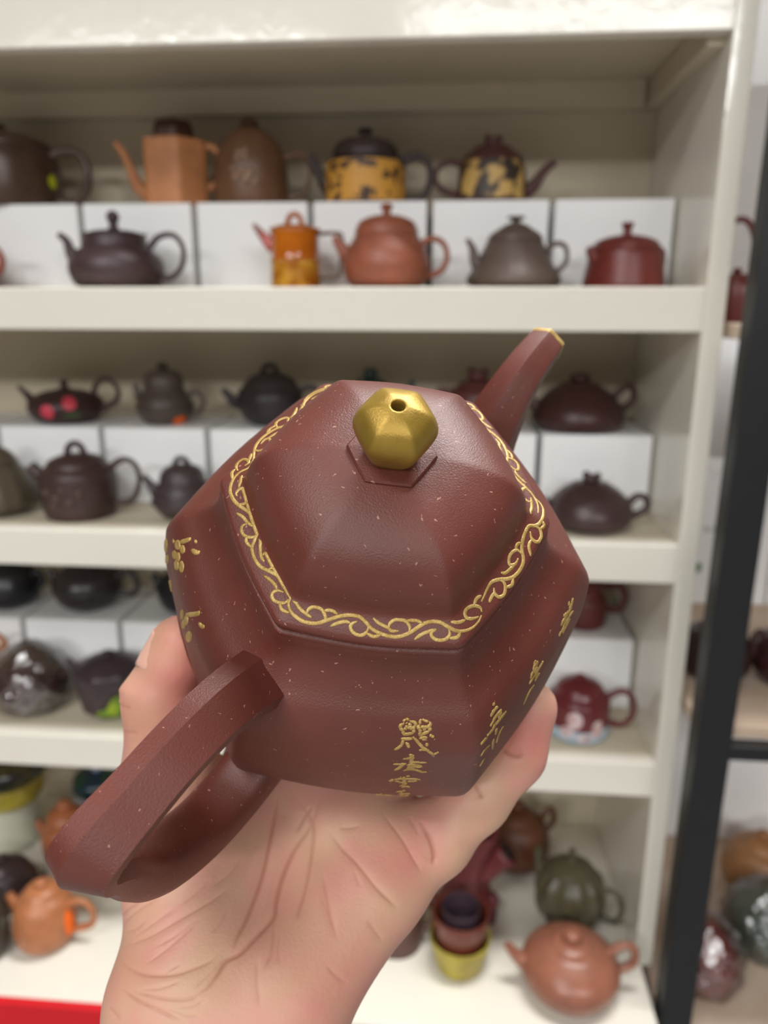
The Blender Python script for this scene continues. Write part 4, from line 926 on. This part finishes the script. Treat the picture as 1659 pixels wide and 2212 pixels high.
for pts, w, st in CREASES:
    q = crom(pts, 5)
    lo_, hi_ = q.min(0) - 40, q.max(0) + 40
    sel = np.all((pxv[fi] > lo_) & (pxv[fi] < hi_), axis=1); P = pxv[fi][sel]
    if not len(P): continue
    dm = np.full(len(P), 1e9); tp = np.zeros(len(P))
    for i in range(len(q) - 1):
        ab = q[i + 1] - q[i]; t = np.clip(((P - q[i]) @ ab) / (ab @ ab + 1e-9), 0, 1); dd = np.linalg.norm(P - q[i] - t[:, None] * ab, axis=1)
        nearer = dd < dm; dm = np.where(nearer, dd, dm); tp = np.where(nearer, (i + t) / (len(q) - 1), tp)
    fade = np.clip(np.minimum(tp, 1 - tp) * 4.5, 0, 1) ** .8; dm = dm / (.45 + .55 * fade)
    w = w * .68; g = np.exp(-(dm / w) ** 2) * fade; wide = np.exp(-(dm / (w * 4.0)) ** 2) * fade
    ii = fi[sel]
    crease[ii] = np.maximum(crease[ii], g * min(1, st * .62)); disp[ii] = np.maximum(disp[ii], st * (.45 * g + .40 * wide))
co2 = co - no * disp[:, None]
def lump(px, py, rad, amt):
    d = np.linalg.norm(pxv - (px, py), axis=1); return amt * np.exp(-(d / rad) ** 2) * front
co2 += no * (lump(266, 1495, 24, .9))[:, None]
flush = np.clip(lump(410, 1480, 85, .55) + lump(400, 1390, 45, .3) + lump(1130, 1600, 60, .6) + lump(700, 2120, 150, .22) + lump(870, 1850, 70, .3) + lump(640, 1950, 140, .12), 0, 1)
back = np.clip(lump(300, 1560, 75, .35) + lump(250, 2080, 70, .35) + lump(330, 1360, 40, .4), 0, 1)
# flesh gives way where it presses on the pot
loc_ = (co2 / 1000 - PT) @ PR * 1000
for i in np.where((loc_[:, 2] < -6) & (loc_[:, 2] > -79.5) & (np.hypot(loc_[:, 0], loc_[:, 1]) < 66))[0]:
    q = loc_[i]; pen = body_r(max(q[2], -78)) - hex_rho(q) + .25
    if pen > 0:
        if q[2] < -72 and hex_rho(q) < 46: q[2] = -78.5
        else:
            k = 1 + pen / hex_rho(q); q[0] *= k; q[1] *= k
co2 = (PR @ (loc_ / 1000).T).T * 1000 + PT * 1000
cw = np.array([CO + CAMM @ (p / 1000) for p in co2])
o_w = CO + CAMM @ (surf(465, 2190, -84, 18) / 1000)
hm.vertices.foreach_set('co', (cw - o_w).ravel().astype(np.float32)); hm.update()
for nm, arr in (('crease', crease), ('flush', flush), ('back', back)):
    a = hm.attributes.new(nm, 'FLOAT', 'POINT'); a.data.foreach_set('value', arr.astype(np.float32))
hm.polygons.foreach_set('use_smooth', [True] * len(hm.polygons)); hm.materials.clear(); hm.materials.append(M_SKIN); hm.name = 'hand'
hand = bpy.data.objects.new('hand', hm); COL.objects.link(hand); hand.location = o_w
tag(hand, 'left hand, palm up with thumb and little finger raised, holding the hexagonal teapot from below', 'hand')

# thumbnail: a thin curved plate on the outer side of the thumb tip
def nail():
    ax = T3 - T2; ln = np.linalg.norm(ax); ax = ax / ln
    e1 = np.array([-1.0, 0, -.30]); e1 -= e1 @ ax * ax; e1 /= np.linalg.norm(e1); e2 = np.cross(ax, e1)
    V = []; nu, nw = 9, 11
    for lay in (0, 1):
        for i in range(nu):
            u = i / (nu - 1); sl = .52 + .62 * u; r = 11.0 + (8.0 - 11.0) * min(sl, 1.0) + .9 - lay * .5 - .9 * u * u
            hw = 52 * math.sqrt(max(.05, 1 - (2 * u - 1) ** 4))
            for j in range(nw):
                a = math.radians(-hw + 2 * hw * j / (nw - 1)); V.append(T2 + ax * ln * sl + (e1 * math.cos(a) + e2 * math.sin(a)) * r)
    Fc = []; m = nu * nw
    for i in range(nu - 1):
        for j in range(nw - 1):
            a = i * nw + j; Fc.append((a, a + 1, a + nw + 1, a + nw)); Fc.append((m + a, m + a + nw, m + a + nw + 1, m + a + 1))
    rim = [i for i in range(nw)] + [i * nw + nw - 1 for i in range(1, nu)] + [(nu - 1) * nw + j for j in range(nw - 2, -1, -1)] + [i * nw for i in range(nu - 2, 0, -1)]
    for a, b in zip(rim, rim[1:] + rim[:1]): Fc.append((a, m + a, m + b, b))
    V = [CO + CAMM @ (np.array(v) / 1000) - o_w for v in V]
    o = mesh_obj('thumbnail', V, Fc, mat('nail', (222, 172, 152), .3, var=.03), hand)
    return o
nail()
